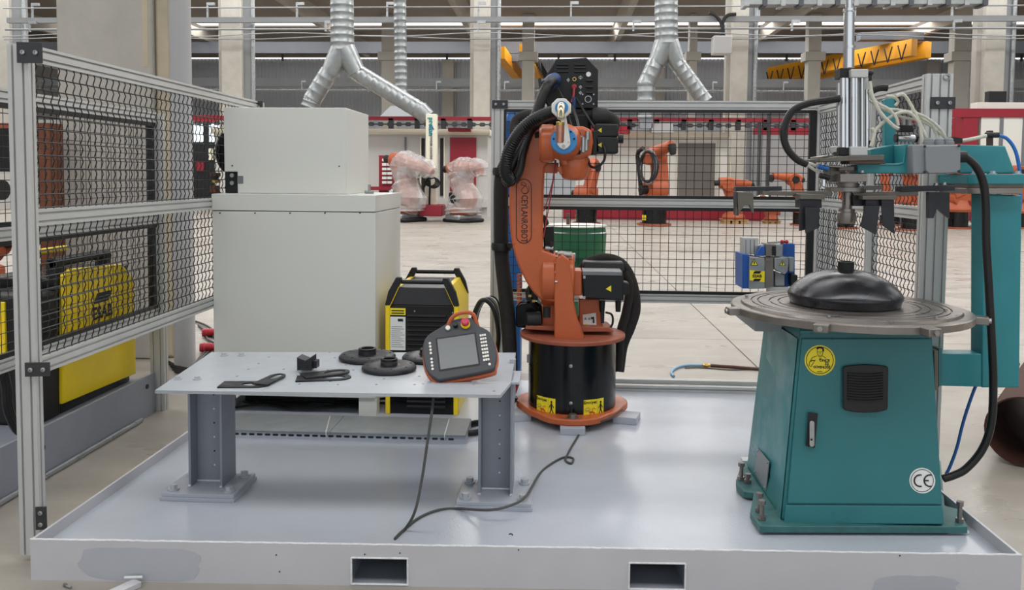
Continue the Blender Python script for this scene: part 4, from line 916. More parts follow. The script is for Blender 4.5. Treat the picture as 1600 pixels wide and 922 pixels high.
# black outlined lettering plate
def roundline(cx_, cy_, w_, h_, r_, y, rad, m, name, par):
    pts = [P(cx_ + a, cy_ + b, Y=y) for a, b in rrect(w_, h_, r_, 6)]; return MB().tube(pts, rad, 5, closed=True).build(name, m, par)
lg = pp([(818.5 + a, 330 + b) for a, b in rrect(23, 99, 11, 6)][::-1], yA - .0012, yA - .0002).build('name_plate', 'orange', arm)
roundline(818.5, 330, 23.5, 100, 11.5, yA - .002, .0024, 'ink', 'plate_outline', lg)
text('CEYLANROBOT', .056, P(819, 342, Y=yA - .002), (0, 0, -1), (1, 0, 0), 'ink', lg, bold=.0006, sx=.74)
text('www.ceylanrobot.com', .016, P(812, 331, Y=yA - .002), (0, 0, -1), (1, 0, 0), 'ink_grey', lg)
MB().tube(catmull([P(a, b, Y=yA - .002) for a, b in ((816, 284), (815, 289), (820, 290), (824, 294), (825, 299), (821, 303), (816, 301), (815, 296), (819, 292), (822, 288), (818, 285))], 5), .0018, 5).tube(catmull([P(a, b, Y=yA - .002) for a, b in ((819, 302), (824, 302), (827, 296), (826, 290))], 5), .0014, 5).build('plate_emblem', 'ink', lg)
# elbow housing, wrist, forearm
yE = YR - .3
def xcyl(pxa, pxb, py, Y, r, name, m, prof=None):
    a = P(pxa, py, Y=Y); b = P(pxb, py, Y=Y); L_ = b.x - a.x; return MB().lathe([(0, 0), (r * .86, 0), (r, .015), (r, L_ - .015), (r * .9, L_), (0, L_)], a, 40, (1, 0, 0)).build(name, m, rb)
xcyl(843, 867, 224, yE + .05, .115, 'elbow_drum', 'orange'); xcyl(866, 872, 224, yE + .05, .095, 'elbow_ring', 'machined')
pp([(868, 203), (884, 197), (911, 197), (925, 203), (927, 222), (924, 243), (905, 250), (880, 250), (868, 240)], yE, yE + .25).build('elbow_housing', 'orange', rb, bevel=.02)
pp([(867, 240), (920, 246), (905, 262), (880, 260)], yE + .02, yE + .2).build('elbow_lower', 'orange', rb, bevel=.015)
a = P(898, 246, Y=yE + .1); MB().lathe([(.085, 0), (.095, -.02), (.088, -.09), (.075, -.125), (.05, -.14), (0, -.142)], a, 32, (0, 0, 1)).build('wrist_knuckle', 'orange', rb)
MB().lathe([(.1, 0), (.118, .004), (.118, .022), (.1, .026)], P(890, 243, Y=yE + .1), 40, (.12, 0, 1)).build('black_seal', 'rubber', rb)
pp([(869, 262), (881, 258), (886, 268), (876, 274)], yE + .06, yE + .14).build('wrist_lug', 'orange', rb, bevel=.006)
for k in range(9):
    a_ = math.radians(200 + k * 17.5); c = P(881 + 22.5 * math.cos(a_), 222 - 22.5 * math.sin(a_), Y=yE - .012); MB().cyl(c, c - V((0, .012, 0)), .007, n=8).build('ring_bolt', 'dark_bolt', rb)
MB().lathe([(0, 0), (.07, 0), (.075, .01), (.105, .05), (.112, .09)], P(881, 221, Y=yE - .08), 40, (0, 1, 0)).build('wrist_flange', 'orange', rb)
ringc = P(881, 220, Y=yE - .10)
MB().lathe([(.0, 0), (.072, 0), (.078, .006), (.078, .022), (0, .022)], ringc, 48, (0, 1, 0)).build('blue_flange', 'blue_ring', rb)
yT = yE - .125
pp([(871, 221), (871, 226), (875, 231), (881, 234), (887, 231), (891, 226), (891, 218), (885, 185), (883, 175), (873, 175), (876, 190), (876, 214)], yT, yT + .024).build('torch_bracket', 'white_plastic', rb, bevel=.003)
for a, b, r in ((880.5, 228.5, .01), (874, 222, .004), (888, 222, .004), (881, 219, .004)): c = P(a, b, Y=yT); MB().cyl(c, c - V((0, .006, 0)), r, n=12).build('bracket_bolt', 'bolt_steel', rb)
for a, b in ((865, 217), (897, 217), (870, 206), (892, 206)): c = P(a, b, Y=yE - .1); MB().cyl(c, c - V((0, .005, 0)), .006, n=8).build('flange_bolt', 'black_matte', rb)
oc = [(877 + 16.5 * math.cos(math.radians(22.5 + 45 * k)), 168.5 + 16 * math.sin(math.radians(22.5 + 45 * k))) for k in range(8)]
pp(oc[::-1], yT - .05, yT + .0).build('clamp_ring', 'white_plastic', rb, bevel=.004)
MB().lathe([(.0, 0), (.036, 0), (.038, .004), (.036, .008), (.0, .008)], P(877.5, 168, Y=yT - .058), 32, (0, 1, 0)).build('blue_insulator', 'blue_ring', rb)
MB().lathe([(.0, 0), (.022, 0), (.024, .004), (.022, .008), (.0, .008)], P(877.5, 168, Y=yT - .064), 24, (0, 1, 0)).build('blue_insulator', 'blue_ring', rb)
tr = MB().tube(catmull([P(877, 166, Y=yT - .03), P(877, 165, Y=yT - .1), P(876.5, 170, Y=yT - .15), P(876, 186, Y=yT - .17)], 8), [.021] * 24 + [.02], 16).build('torch_neck', 'nozzle', rb)
MB().lathe([(.019, 0), (.024, .004), (.024, .022), (.02, .026)], P(875.5, 190, Y=yT - .175), 24, (-.02, -.05, -1)).build('nozzle_collar', 'brass', rb)
MB().lathe([(.019, 0), (.0235, .004), (.0235, .075), (.021, .105), (.017, .105), (.016, .06)], P(875.5, 194, Y=yT - .176), 24, (-.02, -.06, -1)).build('gas_nozzle', 'copper', rb)
a = P(874.8, 212, Y=yT - .18); MB().cyl(a, a + V((0, .001, -.008)), .017, n=18).build('nozzle_bore', 'ink', rb)
# right wrist details, motors
for a, b, r, l in ((911, 226, .016, .09), (916, 226, .013, .07), (918, 212, .014, .05)):
    c = P(a, b, Y=yE - .02); MB().cyl(c + V((0, 0, l / 2)), c - V((0, 0, l / 2)), r, n=12).build('cable_union', 'bolt_steel', rb)
pp([(905, 235), (912, 236), (911, 212), (905, 212)], yE - .03, yE + .0).build('cable_union', 'machined', rb, bevel=.004)
MB().cyl(P(892, 206, Y=yE - .03), P(902, 217, Y=yE - .03), .016, n=12).build('cable_union', 'machined', rb)
pp([(925, 205), (934, 203), (937, 240), (925, 242)], yE + .05, yE + .25).build('motor_neck', 'black_matte', rb, bevel=.006)
for y0_, y1_, nm in ((193, 214, 'wrist_motor'), (213, 240, 'wrist_motor')):
    mm = pp([(930, y0_), (966, y0_ + 1), (966, y1_), (930, y1_)], yE + .05, yE + .26).build(nm, 'black_matte', rb, bevel=.01)
    pp([(934, (y0_ + y1_) / 2 - 0), (940, (y0_ + y1_) / 2 - 4), (940, (y0_ + y1_) / 2 + 4)], yE + .047, yE + .049).build('warning_triangle', 'yellow_dull', mm)
c = P(966, 217, Y=yE + .15); MB().cyl(c, c + V((.03, 0, 0)), .028, n=14).build('motor_plug', 'rubber', rb)
xcyl(925, 950, 185, yE + .25, .07, 'rear_motor', 'black_matte')
# wire feeder
yF = YR + .02
wf = pp([(855, 168), (852, 120), (869, 92), (917, 90), (935, 109), (934, 170)], yF, yF + .26).build('wire_feeder', 'black_matte', rb, bevel=.006)
for py in (101, 106, 112):
    for px in (879, 906): MB().cyl(P(px - 9, py, Y=yF - .002), P(px + 9, py, Y=yF - .002), .006, n=8).build('vent_slit', 'ink', wf)
c = P(919.5, 116, Y=yF); MB().cyl(c, c - V((0, .002, 0)), .0155, n=24).build('white_dot', 'white_label', wf)
c = P(897.5, 124, Y=yF); MB().lathe([(.008, 0), (.013, 0), (.013, -.012), (.008, -.012), (.008, 0)], c, 16, (0, 1, 0)).build('brass_port', 'brass', wf)
c = P(897, 136, Y=yF); MB().lathe([(.0, 0), (.017, 0), (.017, -.02), (.01, -.025), (0, -.025)], c, 16, (0, 1, 0)).build('red_port', 'red_wire', wf)
for py in (126, 136, 145): MB().cyl(P(916, py, Y=yF - .005), P(926, py, Y=yF - .005), .008, n=8).build('hose_port', 'ink', wf)
c = P(919, 155, Y=yF)
for dx, dz in ((-.035, -.03), (.035, -.03), (-.035, .03), (.035, .03)): MB().cyl(c + V((dx, 0, dz)), c + V((dx, -.003, dz)), .005, n=8).build('screw', 'bolt_steel', wf)
MB().lathe([(.018, 0), (.022, 0), (.022, -.006), (.018, -.006), (.018, 0)], c, 20, (0, 1, 0)).build('round_socket', 'bolt_steel', wf)
for a, b, w_ in ((907, 121, 5), (907, 136, 4), (907, 145, 4), (888, 125, 4)):
    q_ = P(a, b, Y=yF - .002); r_ = w_ * .0022
    MB().tube([q_ + V((r_ * math.cos(k * PI / 4), 0, r_ * .7 * math.sin(k * PI / 4))) for k in range(8)], .0013, 4, closed=True).build('port_symbol', 'white_label', wf); MB().cyl(q_ - V((0, 0, .013)), q_ + V((0, 0, .013)), .0012, n=4).build('port_symbol', 'white_label', wf)
pp([(895, 170), (934, 170), (930, 178), (900, 178)], yF + .02, yF + .2).build('feeder_mount', 'black_plate', rb, bevel=.004)
pp([(866, 178), (920, 176), (925, 205), (866, 206)], yF - .03, yF + .16).build('forearm_rear', 'black_matte', rb, bevel=.02)
# corrugated black hoses
def corrhose(name, pts, r, m='rubber', par=rb, pitch=.0145, n=14, amp=.08):
    c = catmull(pts, 10); L_ = sum((c[i + 1] - c[i]).length for i in range(len(c) - 1)); N_ = int(L_ / (pitch / 2)); out = []; acc = 0; i = 0
    for k in range(N_ + 1):
        s_ = L_ * k / N_
        while i < len(c) - 2 and acc + (c[i + 1] - c[i]).length < s_: acc += (c[i + 1] - c[i]).length; i += 1
        seg = (c[i + 1] - c[i]).length; out.append(c[i].lerp(c[i + 1], min(1, (s_ - acc) / max(seg, 1e-6))))
    return MB().tube(out, [r * (1 + (amp if k % 2 else -amp)) for k in range(len(out))], n).build(name, m, par, smooth=75)
corrhose('corrugated_hose', [P(866, 126, Y=yF - .05), P(856, 133, Y=yF - .14), P(846, 155, Y=yF - .18), P(838, 178, Y=yF - .2), P(822, 215, Y=yF - .22), P(803, 250, Y=yF - .24), P(793, 272, Y=yF - .25), P(793, 284, Y=yF - .25), P(800, 281, Y=yF - .22)], .033)
corrhose('corrugated_hose', [P(800, 283, Y=yF - .28), P(790, 270, Y=yF - .32), P(794, 240, Y=yF - .34), P(808, 212, Y=yF - .36), P(826, 193, Y=yF - .37), P(848, 180, Y=yF - .38), P(866, 174, Y=yF - .38)], .037)
corrhose('corrugated_hose', [P(803, 284, Y=yF - .27), P(812, 265, Y=yF - .27), P(818, 235, Y=yF - .25), P(832, 200, Y=yF - .2), P(860, 187, Y=yF - .12), P(880, 184, Y=yF - .1)], .026)
MB().tube(catmull([P(868, 124, Y=yF - .02), P(862, 127, Y=yF - .06), P(856, 134, Y=yF - .1)], 5), .044, 16).build('blue_cuff', 'navy', rb)
MB().tube(catmull([P(875, 186, Y=yF - .1), P(835, 182, Y=yF), P(812, 188, Y=yF + .05), P(808, 205, Y=yF + .02), P(830, 205, Y=yF - .05), P(862, 210, Y=yF - .1)], 8), .048, 12).build('fabric_sleeve', 'black_fabric', rb)
MB().tube(catmull([P(815, 232, Y=yF - .06), P(835, 214, Y=yF - .12), P(862, 205, Y=yF - .12)], 8), .06, 12).build('fabric_sleeve', 'black_fabric', rb)
MB().tube(catmull([P(900, 190, Y=yF + .05), P(925, 182, Y=yF + .05), P(945, 186, Y=yF + .05), P(955, 192, Y=yF + .08), P(952, 202, Y=yF + .1)], 8), .058, 12).build('fabric_sleeve', 'black_fabric', rb)
# tall sleeve down the left side, with straps
sl = MB().tube(catmull([P(812, 232, Y=yF), P(793, 255, Y=yF + .06), P(784, 280, Y=yF + .08), P(783, 340, Y=yF + .08), P(784, 400, Y=yF + .08), P(789, 450, Y=yF + .06), P(794, 500, Y=yF + .04), P(797, 560, Y=yF + .02), P(797, 600, Y=yF), P(792, 625, Y=yF + .05)], 8), .048, 14).build('hose_sleeve', 'black_fabric', rb)
for py, px in ((268, 786), (385, 784)): c = P(px, py, Y=yF + .08); MB().lathe([(.0, -.025), (.066, -.025), (.07, 0), (.066, .025), (0, .025)], c, 20).build('strap', 'rubber', sl)
MB().bar(P(786, 383, Y=yF + .05), P(800, 384, Y=yF + .02), .02, .03).build('strap_bracket', 'black_matte', rb)
MB().tube(catmull([P(797, 560, Y=yF + .1), P(786, 600, Y=yF + .1), P(778, 640, Y=yF + .1)], 6), .05, 10).build('hose_sleeve', 'black_fabric', rb)
# right hose bundle
MB().tube(catmull([P(905, 430, Y=yF + .2), P(920, 412, Y=yF + .22), P(945, 405, Y=yF + .24), P(970, 413, Y=yF + .24), P(986, 440, Y=yF + .22), P(992, 480, Y=yF + .2), P(984, 510, Y=yF + .18), P(972, 540, Y=yF + .16), P(966, 580, Y=yF + .14)], 8), .04, 14).build('fabric_sleeve', 'black_fabric', rb)
MB().tube(catmull([P(975, 425, Y=yF + .2), P(984, 450, Y=yF + .18), P(978, 490, Y=yF + .15), P(970, 520, Y=yF + .12), P(966, 570, Y=yF + .1), P(965, 576, Y=yF + .1)], 8), .03, 12).build('fabric_sleeve', 'black_fabric', rb)
# small clutter left of the column: black gearbox, connectors and orange coil
pp([(806, 512), (848, 516), (846, 478), (836, 470), (812, 472), (806, 480)], YR + .02, YR + .2).build('rear_drive', 'black_paint', rb, bevel=.015)
MB().cyl(P(822, 500, Y=YR - .08), P(843, 500, Y=YR - .06), .05, .055, 20).build('rear_motor', 'black_matte', rb)
for k in range(9): MB().cyl(P(811.5, 428 + k * 6, Y=YR + .05), P(811.5, 432 + k * 6, Y=YR + .05), .016, n=12).build('spring_coil', 'orange', rb)
MB().tube(catmull([P(836, 440, Y=YR), P(826, 452, Y=YR - .02), P(830, 470, Y=YR - .02), P(838, 482, Y=YR)], 6), .014, 8).build('valve_hose', 'rubber', rb)
pp([(820, 452), (842, 455), (840, 470), (822, 470)], YR - .02, YR + .06).build('valve_block', 'black_matte', rb, bevel=.006)
for a, b in ((828, 462), (834, 470)): c = P(a, b, Y=YR - .03); MB().obox(c, (.02, .02, .015)).build('fitting', 'brass', rb)
# thin cables hanging at the wrist
def cable(name, label, pts, r, m, cat='cable', group=None, n=8, k=7):
    return tag(MB().tube(catmull(pts, k), r, n).build(name, m, origin=pts[0]), label, cat, group)
MB().tube(catmull([P(900, 152, Y=yF - .05), P(915, 178, Y=yF - .1), P(932, 205, Y=yF - .2), P(944, 230, Y=yF - .28), P(944, 250, Y=yF - .3), P(933, 261, Y=yF - .3), P(923, 260, Y=yF - .28), P(919, 250, Y=yF - .25)], 8), .008, 8).build('loose_cable', 'rubber', rb)
MB().tube(catmull([P(893, 165, Y=yF - .1), P(901, 185, Y=yF - .2), P(905, 205, Y=yF - .3), P(905, 218, Y=yF - .35)], 8), .009, 8).build('loose_cable', 'rubber', rb)
MB().tube(catmull([P(866, 130, Y=yF - .05), P(878, 150, Y=yF - .1), P(886, 172, Y=yF - .15), P(893, 196, Y=yF - .3)], 8), .006, 6).build('loose_cable', 'rubber', rb)
MB().tube(catmull([P(843, 123, Y=yF - .1), P(847, 145, Y=yF - .12), P(858, 165, Y=yF - .1)], 8), .011, 8).build('loose_cable', 'black_matte', rb)
MB().tube(catmull([P(897, 138, Y=yF - .03), P(896, 150, Y=yF - .05), P(893, 160, Y=yF - .06)], 6), .008, 8).build('loose_cable', 'red_wire', rb)
MB().cyl(P(897, 152, Y=yF - .06), P(897, 178, Y=yF - .06), .012, n=10).build('blue_connector', 'navy', rb)
for p0, p1 in (((868, 250), (849, 372)), ((867, 268), (850, 330)), ((869, 250), (852, 352))):
    MB().tube(catmull([P(*p0, Y=yA - .02), P((p0[0] + p1[0]) / 2 + 1, (p0[1] + p1[1]) / 2, Y=yA - .03), P(*p1, Y=yA - .02)], 5), .0032, 6).build('red_string', 'red_wire', rb)
pp([(848, 356), (866, 354), (866, 392), (850, 392)], yA + .12, yA + .2).build('black_gaiter', 'black_matte', rb, bevel=.008)
pp([(848, 335), (854, 338), (858, 350), (850, 356)], yA + .1, yA + .15).build('black_gaiter', 'rubber', rb, bevel=.006)

# ================================================================ torch cleaning station
ts = thing('torch_cleaner', 'blue and grey torch cleaning station with yellow stickers in front of the back fence', 'cleaning station', (PX(1200, 5.75), 5.75, DZ))
yt = 5.6
pp([(1160, 397), (1171, 398), (1171, 451), (1160, 451)], yt + .02, yt + .25).build('blue_side', 'blue', ts, bevel=.004)
fb = pp([(1171, 401), (1195, 403), (1195, 451), (1170, 452)], yt, yt + .2).build('front_housing', 'galv', ts, bevel=.004)
pp([(1195, 403), (1209, 401), (1209, 448), (1195, 451)], yt + .03, yt + .25).build('front_housing', 'machined', ts, bevel=.004)
pp([(1210, 403), (1233, 402), (1231, 424), (1226, 429), (1210, 420)], yt + .02, yt + .2).build('cutter_housing', 'galv', ts, bevel=.004)
pp([(1211, 424), (1226, 430), (1226, 447), (1211, 447)], yt + .06, yt + .22).build('lower_housing', 'steel_beam_light', ts, bevel=.004)
pp([(1224, 381), (1242, 381), (1242, 448), (1225, 448)], yt + .12, yt + .2).build('blue_back', 'blue', ts, bevel=.003)
pp([(1233, 402), (1241, 402), (1240, 425), (1233, 424)], yt + .06, yt + .12).build('scraper', 'galv', ts, bevel=.003)
pp([(1236, 428), (1247, 430), (1246, 445), (1236, 448)], yt + .05, yt + .2).build('motor_cap', 'black_matte', ts, bevel=.008)
pp([(1162, 372), (1185, 372), (1184, 397), (1162, 397)], yt + .08, yt + .2).build('profile_stub', 'alu', ts, bevel=.002)
for px in (1165, 1172, 1178): pp([(px, 375), (px + 1, 375), (px + 1, 397), (px, 397)], yt + .078, yt + .08).build('profile_slot', 'alu_slot', ts)
pp([(1180, 400), (1190, 385), (1195, 385), (1195, 400)], yt - .0, yt + .04).build('blue_gusset', 'blue', ts, bevel=.002)
pp([(1180, 384), (1195, 382), (1195, 399), (1180, 399)], yt + .05, yt + .12).build('block', 'galv', ts, bevel=.003); pp([(1196, 381), (1209, 382), (1209, 400), (1196, 400)], yt + .02, yt + .14).build('block', 'machined', ts, bevel=.003)
pp([(1207, 385), (1212, 384), (1212, 399), (1207, 399)], yt + .01, yt + .1).build('black_band', 'ink', ts); pp([(1212, 382), (1223, 383), (1222, 401), (1212, 401)], yt + .03, yt + .14).build('cylinder_block', 'galv', ts, bevel=.003)
for px in (1222, 1229): c = P(px, 378, Y=yt + .08); MB().sphere(c, .014, 10, 8).build('red_knob', 'red', ts)
MB().cyl(P(1200, 379, Y=yt + .08), P(1220, 378, Y=yt + .08), .006, n=8).build('tube', 'galv', ts)
lb = pp([(1171.5, 422), (1195, 424), (1194.5, 441), (1171.5, 438)], yt - .002, yt - .0005).build('yellow_sticker', 'yellow_label', fb)
esab_logo(lb, P(1183, 431.5, Y=yt - .003), (1, 0, 0), (0, 0, 1), .055)
for (cx_, cy_, h_, yy) in ((1178.5, 410, 6, yt), (1222.5, 411, 5, yt + .02)):
    o = pp([(cx_ - h_, cy_ + h_ * .8), (cx_ + h_, cy_ + h_ * .8), (cx_, cy_ - h_ * .9)], yy - .0015, yy - .0005).build('warning_triangle', 'ink', ts)
    pp([(cx_ - h_ * .75, cy_ + h_ * .66), (cx_ + h_ * .75, cy_ + h_ * .66), (cx_, cy_ - h_ * .62)], yy - .0025, yy - .0015).build('triangle_face', 'yellow_label', o); pp([(cx_ - 1, cy_ + 2.6), (cx_ + 1, cy_ + 2.6), (cx_ + .8, cy_ - 2), (cx_ - .8, cy_ - 2)], yy - .003, yy - .0025).build('triangle_mark', 'ink', o)
B(P(1168, 600, Y=yt + .1) * 1 + V((0, 0, 0)), P(1206, 452, Y=yt + .2)).build('stand_post', 'alu', ts) if 0 else MB().box((PX(1206, yt, 450), yt + .05, DZ), (PX(1236, yt, 450), yt + .15, P(1200, 450, Y=yt).z)).build('stand_post', 'alu', ts)
# ================================================================ teal rotary positioner
PCY = 3.97; pz = 1.08; pc_ = P(1331, 478, Y=PCY); pcx = PX(1324, PCY, 476)
tm = thing('rotary_positioner', 'teal machine stand with a large round grooved steel turntable', 'machine', (pcx, 3.95, DZ))
def fq(px, py, Y): p = P(px, py, Y=Y); return (p.x, p.z)
yB = 3.70
# base plate (on packing strips)
def zq(px, py, Z=DZ + .043): p = P(px, py, Z=Z); return (p.x, p.y)
bp = [zq(1187, 822), zq(1512, 823), zq(1500, 796), zq(1476, 790), zq(1470, 720), zq(1160, 720), zq(1150, 750), (zq(1151, 757)), zq(1162, 768), zq(1178, 770), zq(1172, 800)]
MB().prism(bp, 'Z', DZ + .012, DZ + .043).build('base_plate', 'teal_dirty', tm, bevel=.003)
x_, y_ = zq(1188, 830, DZ); x2_, _ = zq(1218, 830, DZ); B((x_, y_, DZ), (x2_, y_ + .1, DZ + .0118)).build('packing_strip', 'weld_white', tm, bevel=.002)
x_, y_ = zq(1480, 834, DZ); x2_, _ = zq(1514, 834, DZ); B((x_, y_, DZ), (x2_, y_ + .1, DZ + .0118)).build('packing_strip', 'weld_white', tm, bevel=.002)
x_, y_ = zq(1160, 722, DZ); B((x_, y_ - .03, DZ), (x_ + .3, y_ + .05, DZ + .0118)).build('packing_strip', 'weld_white', tm)
for (px, py, h) in ((1158, 750, .07), (1168, 755, .03), (1190, 812, .07), (1186, 800, .07), (1499, 816, .075)):
    p = P(px, py, Z=DZ + .043); mb = MB(); mb.cyl(p, p + V((0, 0, .018)), .018, n=6); mb.cyl(p, p + V((0, 0, h)), .0095, n=14); mb.cyl(p + V((0, 0, h)), p + V((0, 0, h + .018)), .0165, n=6); mb.build('levelling_bolt', 'machined', tm)
# body: tapered front, side plates
zt_b = PZ(503, yB, 1340); z0_b = DZ + .045
fl_, fr_ = P(1222, 822, Y=yB - .06), P(1475, 822, Y=yB - .06)
tl_, tr_ = P(1252, 500, Y=yB + .02), P(1452, 500, Y=yB + .02)
yb_ = 4.33
def frus(xb0, xb1, yb0, yb1, z0, xt0, xt1, yt0, yt1, z1): return MB().add([(xb0, yb0, z0), (xb1, yb0, z0), (xb1, yb1, z0), (xb0, yb1, z0), (xt0, yt0, z1), (xt1, yt0, z1), (xt1, yt1, z1), (xt0, yt1, z1)], [(0, 3, 2, 1), (4, 5, 6, 7), (0, 1, 5, 4), (1, 2, 6, 5), (2, 3, 7, 6), (3, 0, 4, 7)])
xb0, xb1, xt0, xt1 = fl_.x, fr_.x, tl_.x, tr_.x
frus(xb0, xb1, yB - .06, yb_, z0_b, xt0, xt1, yB + .02, yb_, zt_b).build('body', 'teal', tm, bevel=.008)
# curved left side plate
def sp(px, py, Y): return P(px, py, Y=Y)
prof = [(1180, 765), (1183, 740), (1177, 690), (1184, 650), (1193, 600), (1197, 560), (1200, 500)]
mb = MB(); A = []; Bp = []
N_ = 16; cur = catmull([(a, b, 0) for a, b in prof], 4)
for p in cur:
    q_ = P(p.x, p.y, Y=yb_ - .12); k = (q_.z - z0_b) / (zt_b - z0_b); A.append(q_); Bp.append(V((xb0 + (xt0 - xb0) * k - .004, yB - .045 + .08 * k, q_.z)))
n_ = len(A); mb.add(A + Bp + [a + V((.006, .006, 0)) for a in A] + [b + V((.006, 0, 0)) for b in Bp], [(i, i + 1, n_ + i + 1, n_ + i) for i in range(n_ - 1)] + [(2 * n_ + i, 3 * n_ + i, 3 * n_ + i + 1, 2 * n_ + i + 1) for i in range(n_ - 1)] + [(i, 2 * n_ + i, 2 * n_ + i + 1, i + 1) for i in range(n_ - 1)])
mb.build('side_panel', 'teal_light', tm, smooth=50)
# door, slightly proud, following the taper
def onf(px, py, off=0.0):
    """point on the slanted front face"""
    d = CAMM @ V(((px - 800) / F, (CY - py) / F, -1)); y0 = yB - .06 - off; y1 = yB + .02 - off; m = (y1 - y0) / (zt_b - z0_b)
    t_ = (y0 + m * (CZ - z0_b)) / (d.y - m * d.z); return V((0, 0, CZ)) + d * t_
def face(poly, o0, o1, name, m, par=tm, bevel=0, **k):
    n = len(poly); vs = [onf(a, b, o) for o in (o1, o0) for a, b in poly]; return MB().add(vs, [(k_, (k_ + 1) % n, n + (k_ + 1) % n, n + k_) for k_ in range(n)] + [tuple(range(n - 1, -1, -1)), tuple(range(n, 2 * n))]).build(name, m, par, bevel=bevel, **k)
face([(1230, 787), (1472, 788), (1456, 529), (1253, 529)][::-1], 0, .014, 'door', 'teal', bevel=.004)
door = tm.children[-1]
face([(1224, 819), (1475, 819), (1472.5, 790), (1228, 789)][::-1], 0, .010, 'lower_panel', 'teal', bevel=.004)
face([(1250, 522), (1455, 522), (1454, 516), (1250, 516)][::-1], 0, .012, 'upper_rail', 'teal', bevel=.003)
door = [c for c in tm.children if c.name.startswith('door')][0]
# latch
la = face([(1259, 697), (1273, 700), (1278, 646), (1263, 644)][::-1], .012, .03, 'latch_recess', 'rubber', door, bevel=.002)
face([(1264 + a * .95, 678 + b) for a, b in rrect(8.5, 41, 4, 5, 5, 0)][::-1], .03, .045, 'latch_handle', 'bolt_steel', door, bevel=.002)
face([(1268 + a, 687 + b) for a, b in circ(0, 0, 1.8, 10)][::-1], .045, .0455, 'keyhole', 'ink', door)
# vent grille
gr = [(1317, 575), (1320, 572), (1335, 570), (1352, 569), (1370, 570), (1385, 572), (1388, 575), (1387, 637), (1385, 641), (1370, 644), (1352, 645), (1335, 644), (1320, 641), (1317, 637)]
g = face(gr[::-1], .012, .032, 'vent_grille', 'rubber', door, bevel=.004)
face([(1325, 581), (1380, 581), (1380, 628), (1352, 631), (1325, 628)][::-1], .0325, .033, 'grille_recess', 'ink', door)
for k in range(11):
    y = 583 + k * 4.1; MB().tube([onf(a, y + 2.2 * (1 - ((a - 1352.5) / 27.5) ** 2), .036) for a in range(1325, 1382, 5)], .0035, 5).build('grille_bar', 'black_matte', door)
# round yellow safety sticker
def disc(px, py, r, off0, off1, name, m, par, n=40): 
    c0_ = onf(px, py, off0); rr = r / F * c0_.y; c = c0_ + V((0, -1, (yB + .02 - yB + .06) / (zt_b - z0_b))).normalized() * (off1 - off0)
    return MB().cyl(c0_, c, rr, n=n).build(name, m, par)
s_ = disc(1281, 563, 23.3, .0135, .0146, 'safety_sticker', 'yellow_label', door)
def line(pts, r, m, off=.0155, nm='sticker_drawing', par=s_, closed=False): return MB().tube([onf(a, b, off) for a, b in pts], r, 5, closed=closed).build(nm, m, par)
line([(1281 + 21 * math.cos(a_ * PI / 24), 563 + 21 * math.sin(a_ * PI / 24)) for a_ in range(48)], .0014, 'ink', closed=True)
line([(1277, 546), (1278, 543.5), (1282, 543), (1286, 545), (1286.5, 549)], .0045, 'ink')
line([(1277, 547), (1277.5, 553), (1280, 558), (1283, 558), (1285.5, 553), (1286.5, 548)], .0011, 'ink'); line([(1278, 550), (1285, 550)], .001, 'ink'); line([(1281.5, 551), (1281, 554)], .001, 'ink'); line([(1280, 556), (1283, 556)], .001, 'ink')
line([(1277, 556), (1269, 559), (1265, 566), (1264, 572), (1267, 573), (1271, 567), (1274, 562)], .0013, 'ink'); line([(1266, 565), (1270, 563), (1273, 564)], .002, 'ink'); line([(1285, 556), (1291, 560)], .0013, 'ink'); line([(1281, 560), (1281, 563)], .002, 'ink')
line([(1277, 581), (1285, 581)], .0016, 'ink')
for s, px, py in (('ÖNCE', 1288.5, 563.5), ('İŞ', 1292, 568.5), ('GÜVENLİĞİ', 1284, 574)): text(s, .0155 if s != 'GÜVENLİĞİ' else .0135, onf(px, py, .0152), (1, 0, 0), (0, .08, 1), 'ink', s_, bold=.0005)
# round CE sticker
s_ = disc(1441, 751, 19.6, .0135, .0146, 'ce_sticker', 'white_label', door)
line([(1441 + 17.4 * math.cos(a_ * PI / 24), 751 + 17.4 * math.sin(a_ * PI / 24)) for a_ in range(48)], .0012, 'ink', par=s_, closed=True)
def arc(cx_, cy_, r, a0, a1): return [(cx_ + r * math.cos(math.radians(a0 + (a1 - a0) * k / 14)), cy_ - r * math.sin(math.radians(a0 + (a1 - a0) * k / 14))) for k in range(15)]
line(arc(1437.5, 751, 9, 75, 285), .0033, 'ink', par=s_, nm='letter_c'); line(arc(1453, 751, 9, 75, 285), .0033, 'ink', par=s_, nm='letter_e'); line([(1444.5, 751), (1451, 751)], .003, 'ink', par=s_, nm='letter_e')
# blank name plate on the left side panel
def onside(px, py, d_=.012):
    i = min(range(len(Bp)), key=lambda k: abs(P(px, py, Y=3.95).z - A[k].z)); a, b = A[i], Bp[i]; q_ = CAMM @ V(((px - 800) / F, (CY - py) / F, -1))
    # intersect ray with the vertical plane through a,b in plan
    e = V((b.x - a.x, b.y - a.y)); den = q_.x * e.y - q_.y * e.x; t_ = (a.x * e.y - a.y * e.x) / den; nn = V((-1, -.2, 0)).normalized(); return V((0, 0, CZ)) + q_ * t_ + nn * d_
qs = [onside(1187, 700), (onside(1205, 722)), onside(1200, 767), onside(1182, 738)]
mb = MB(); mb.add(qs + [q_ + V((.004, .0, 0)) for q_ in qs], [(0, 1, 2, 3), (7, 6, 5, 4), (0, 4, 5, 1), (1, 5, 6, 2), (2, 6, 7, 3), (3, 7, 4, 0)]); o = mb.build('blank_plate', 'box_grey', tm)
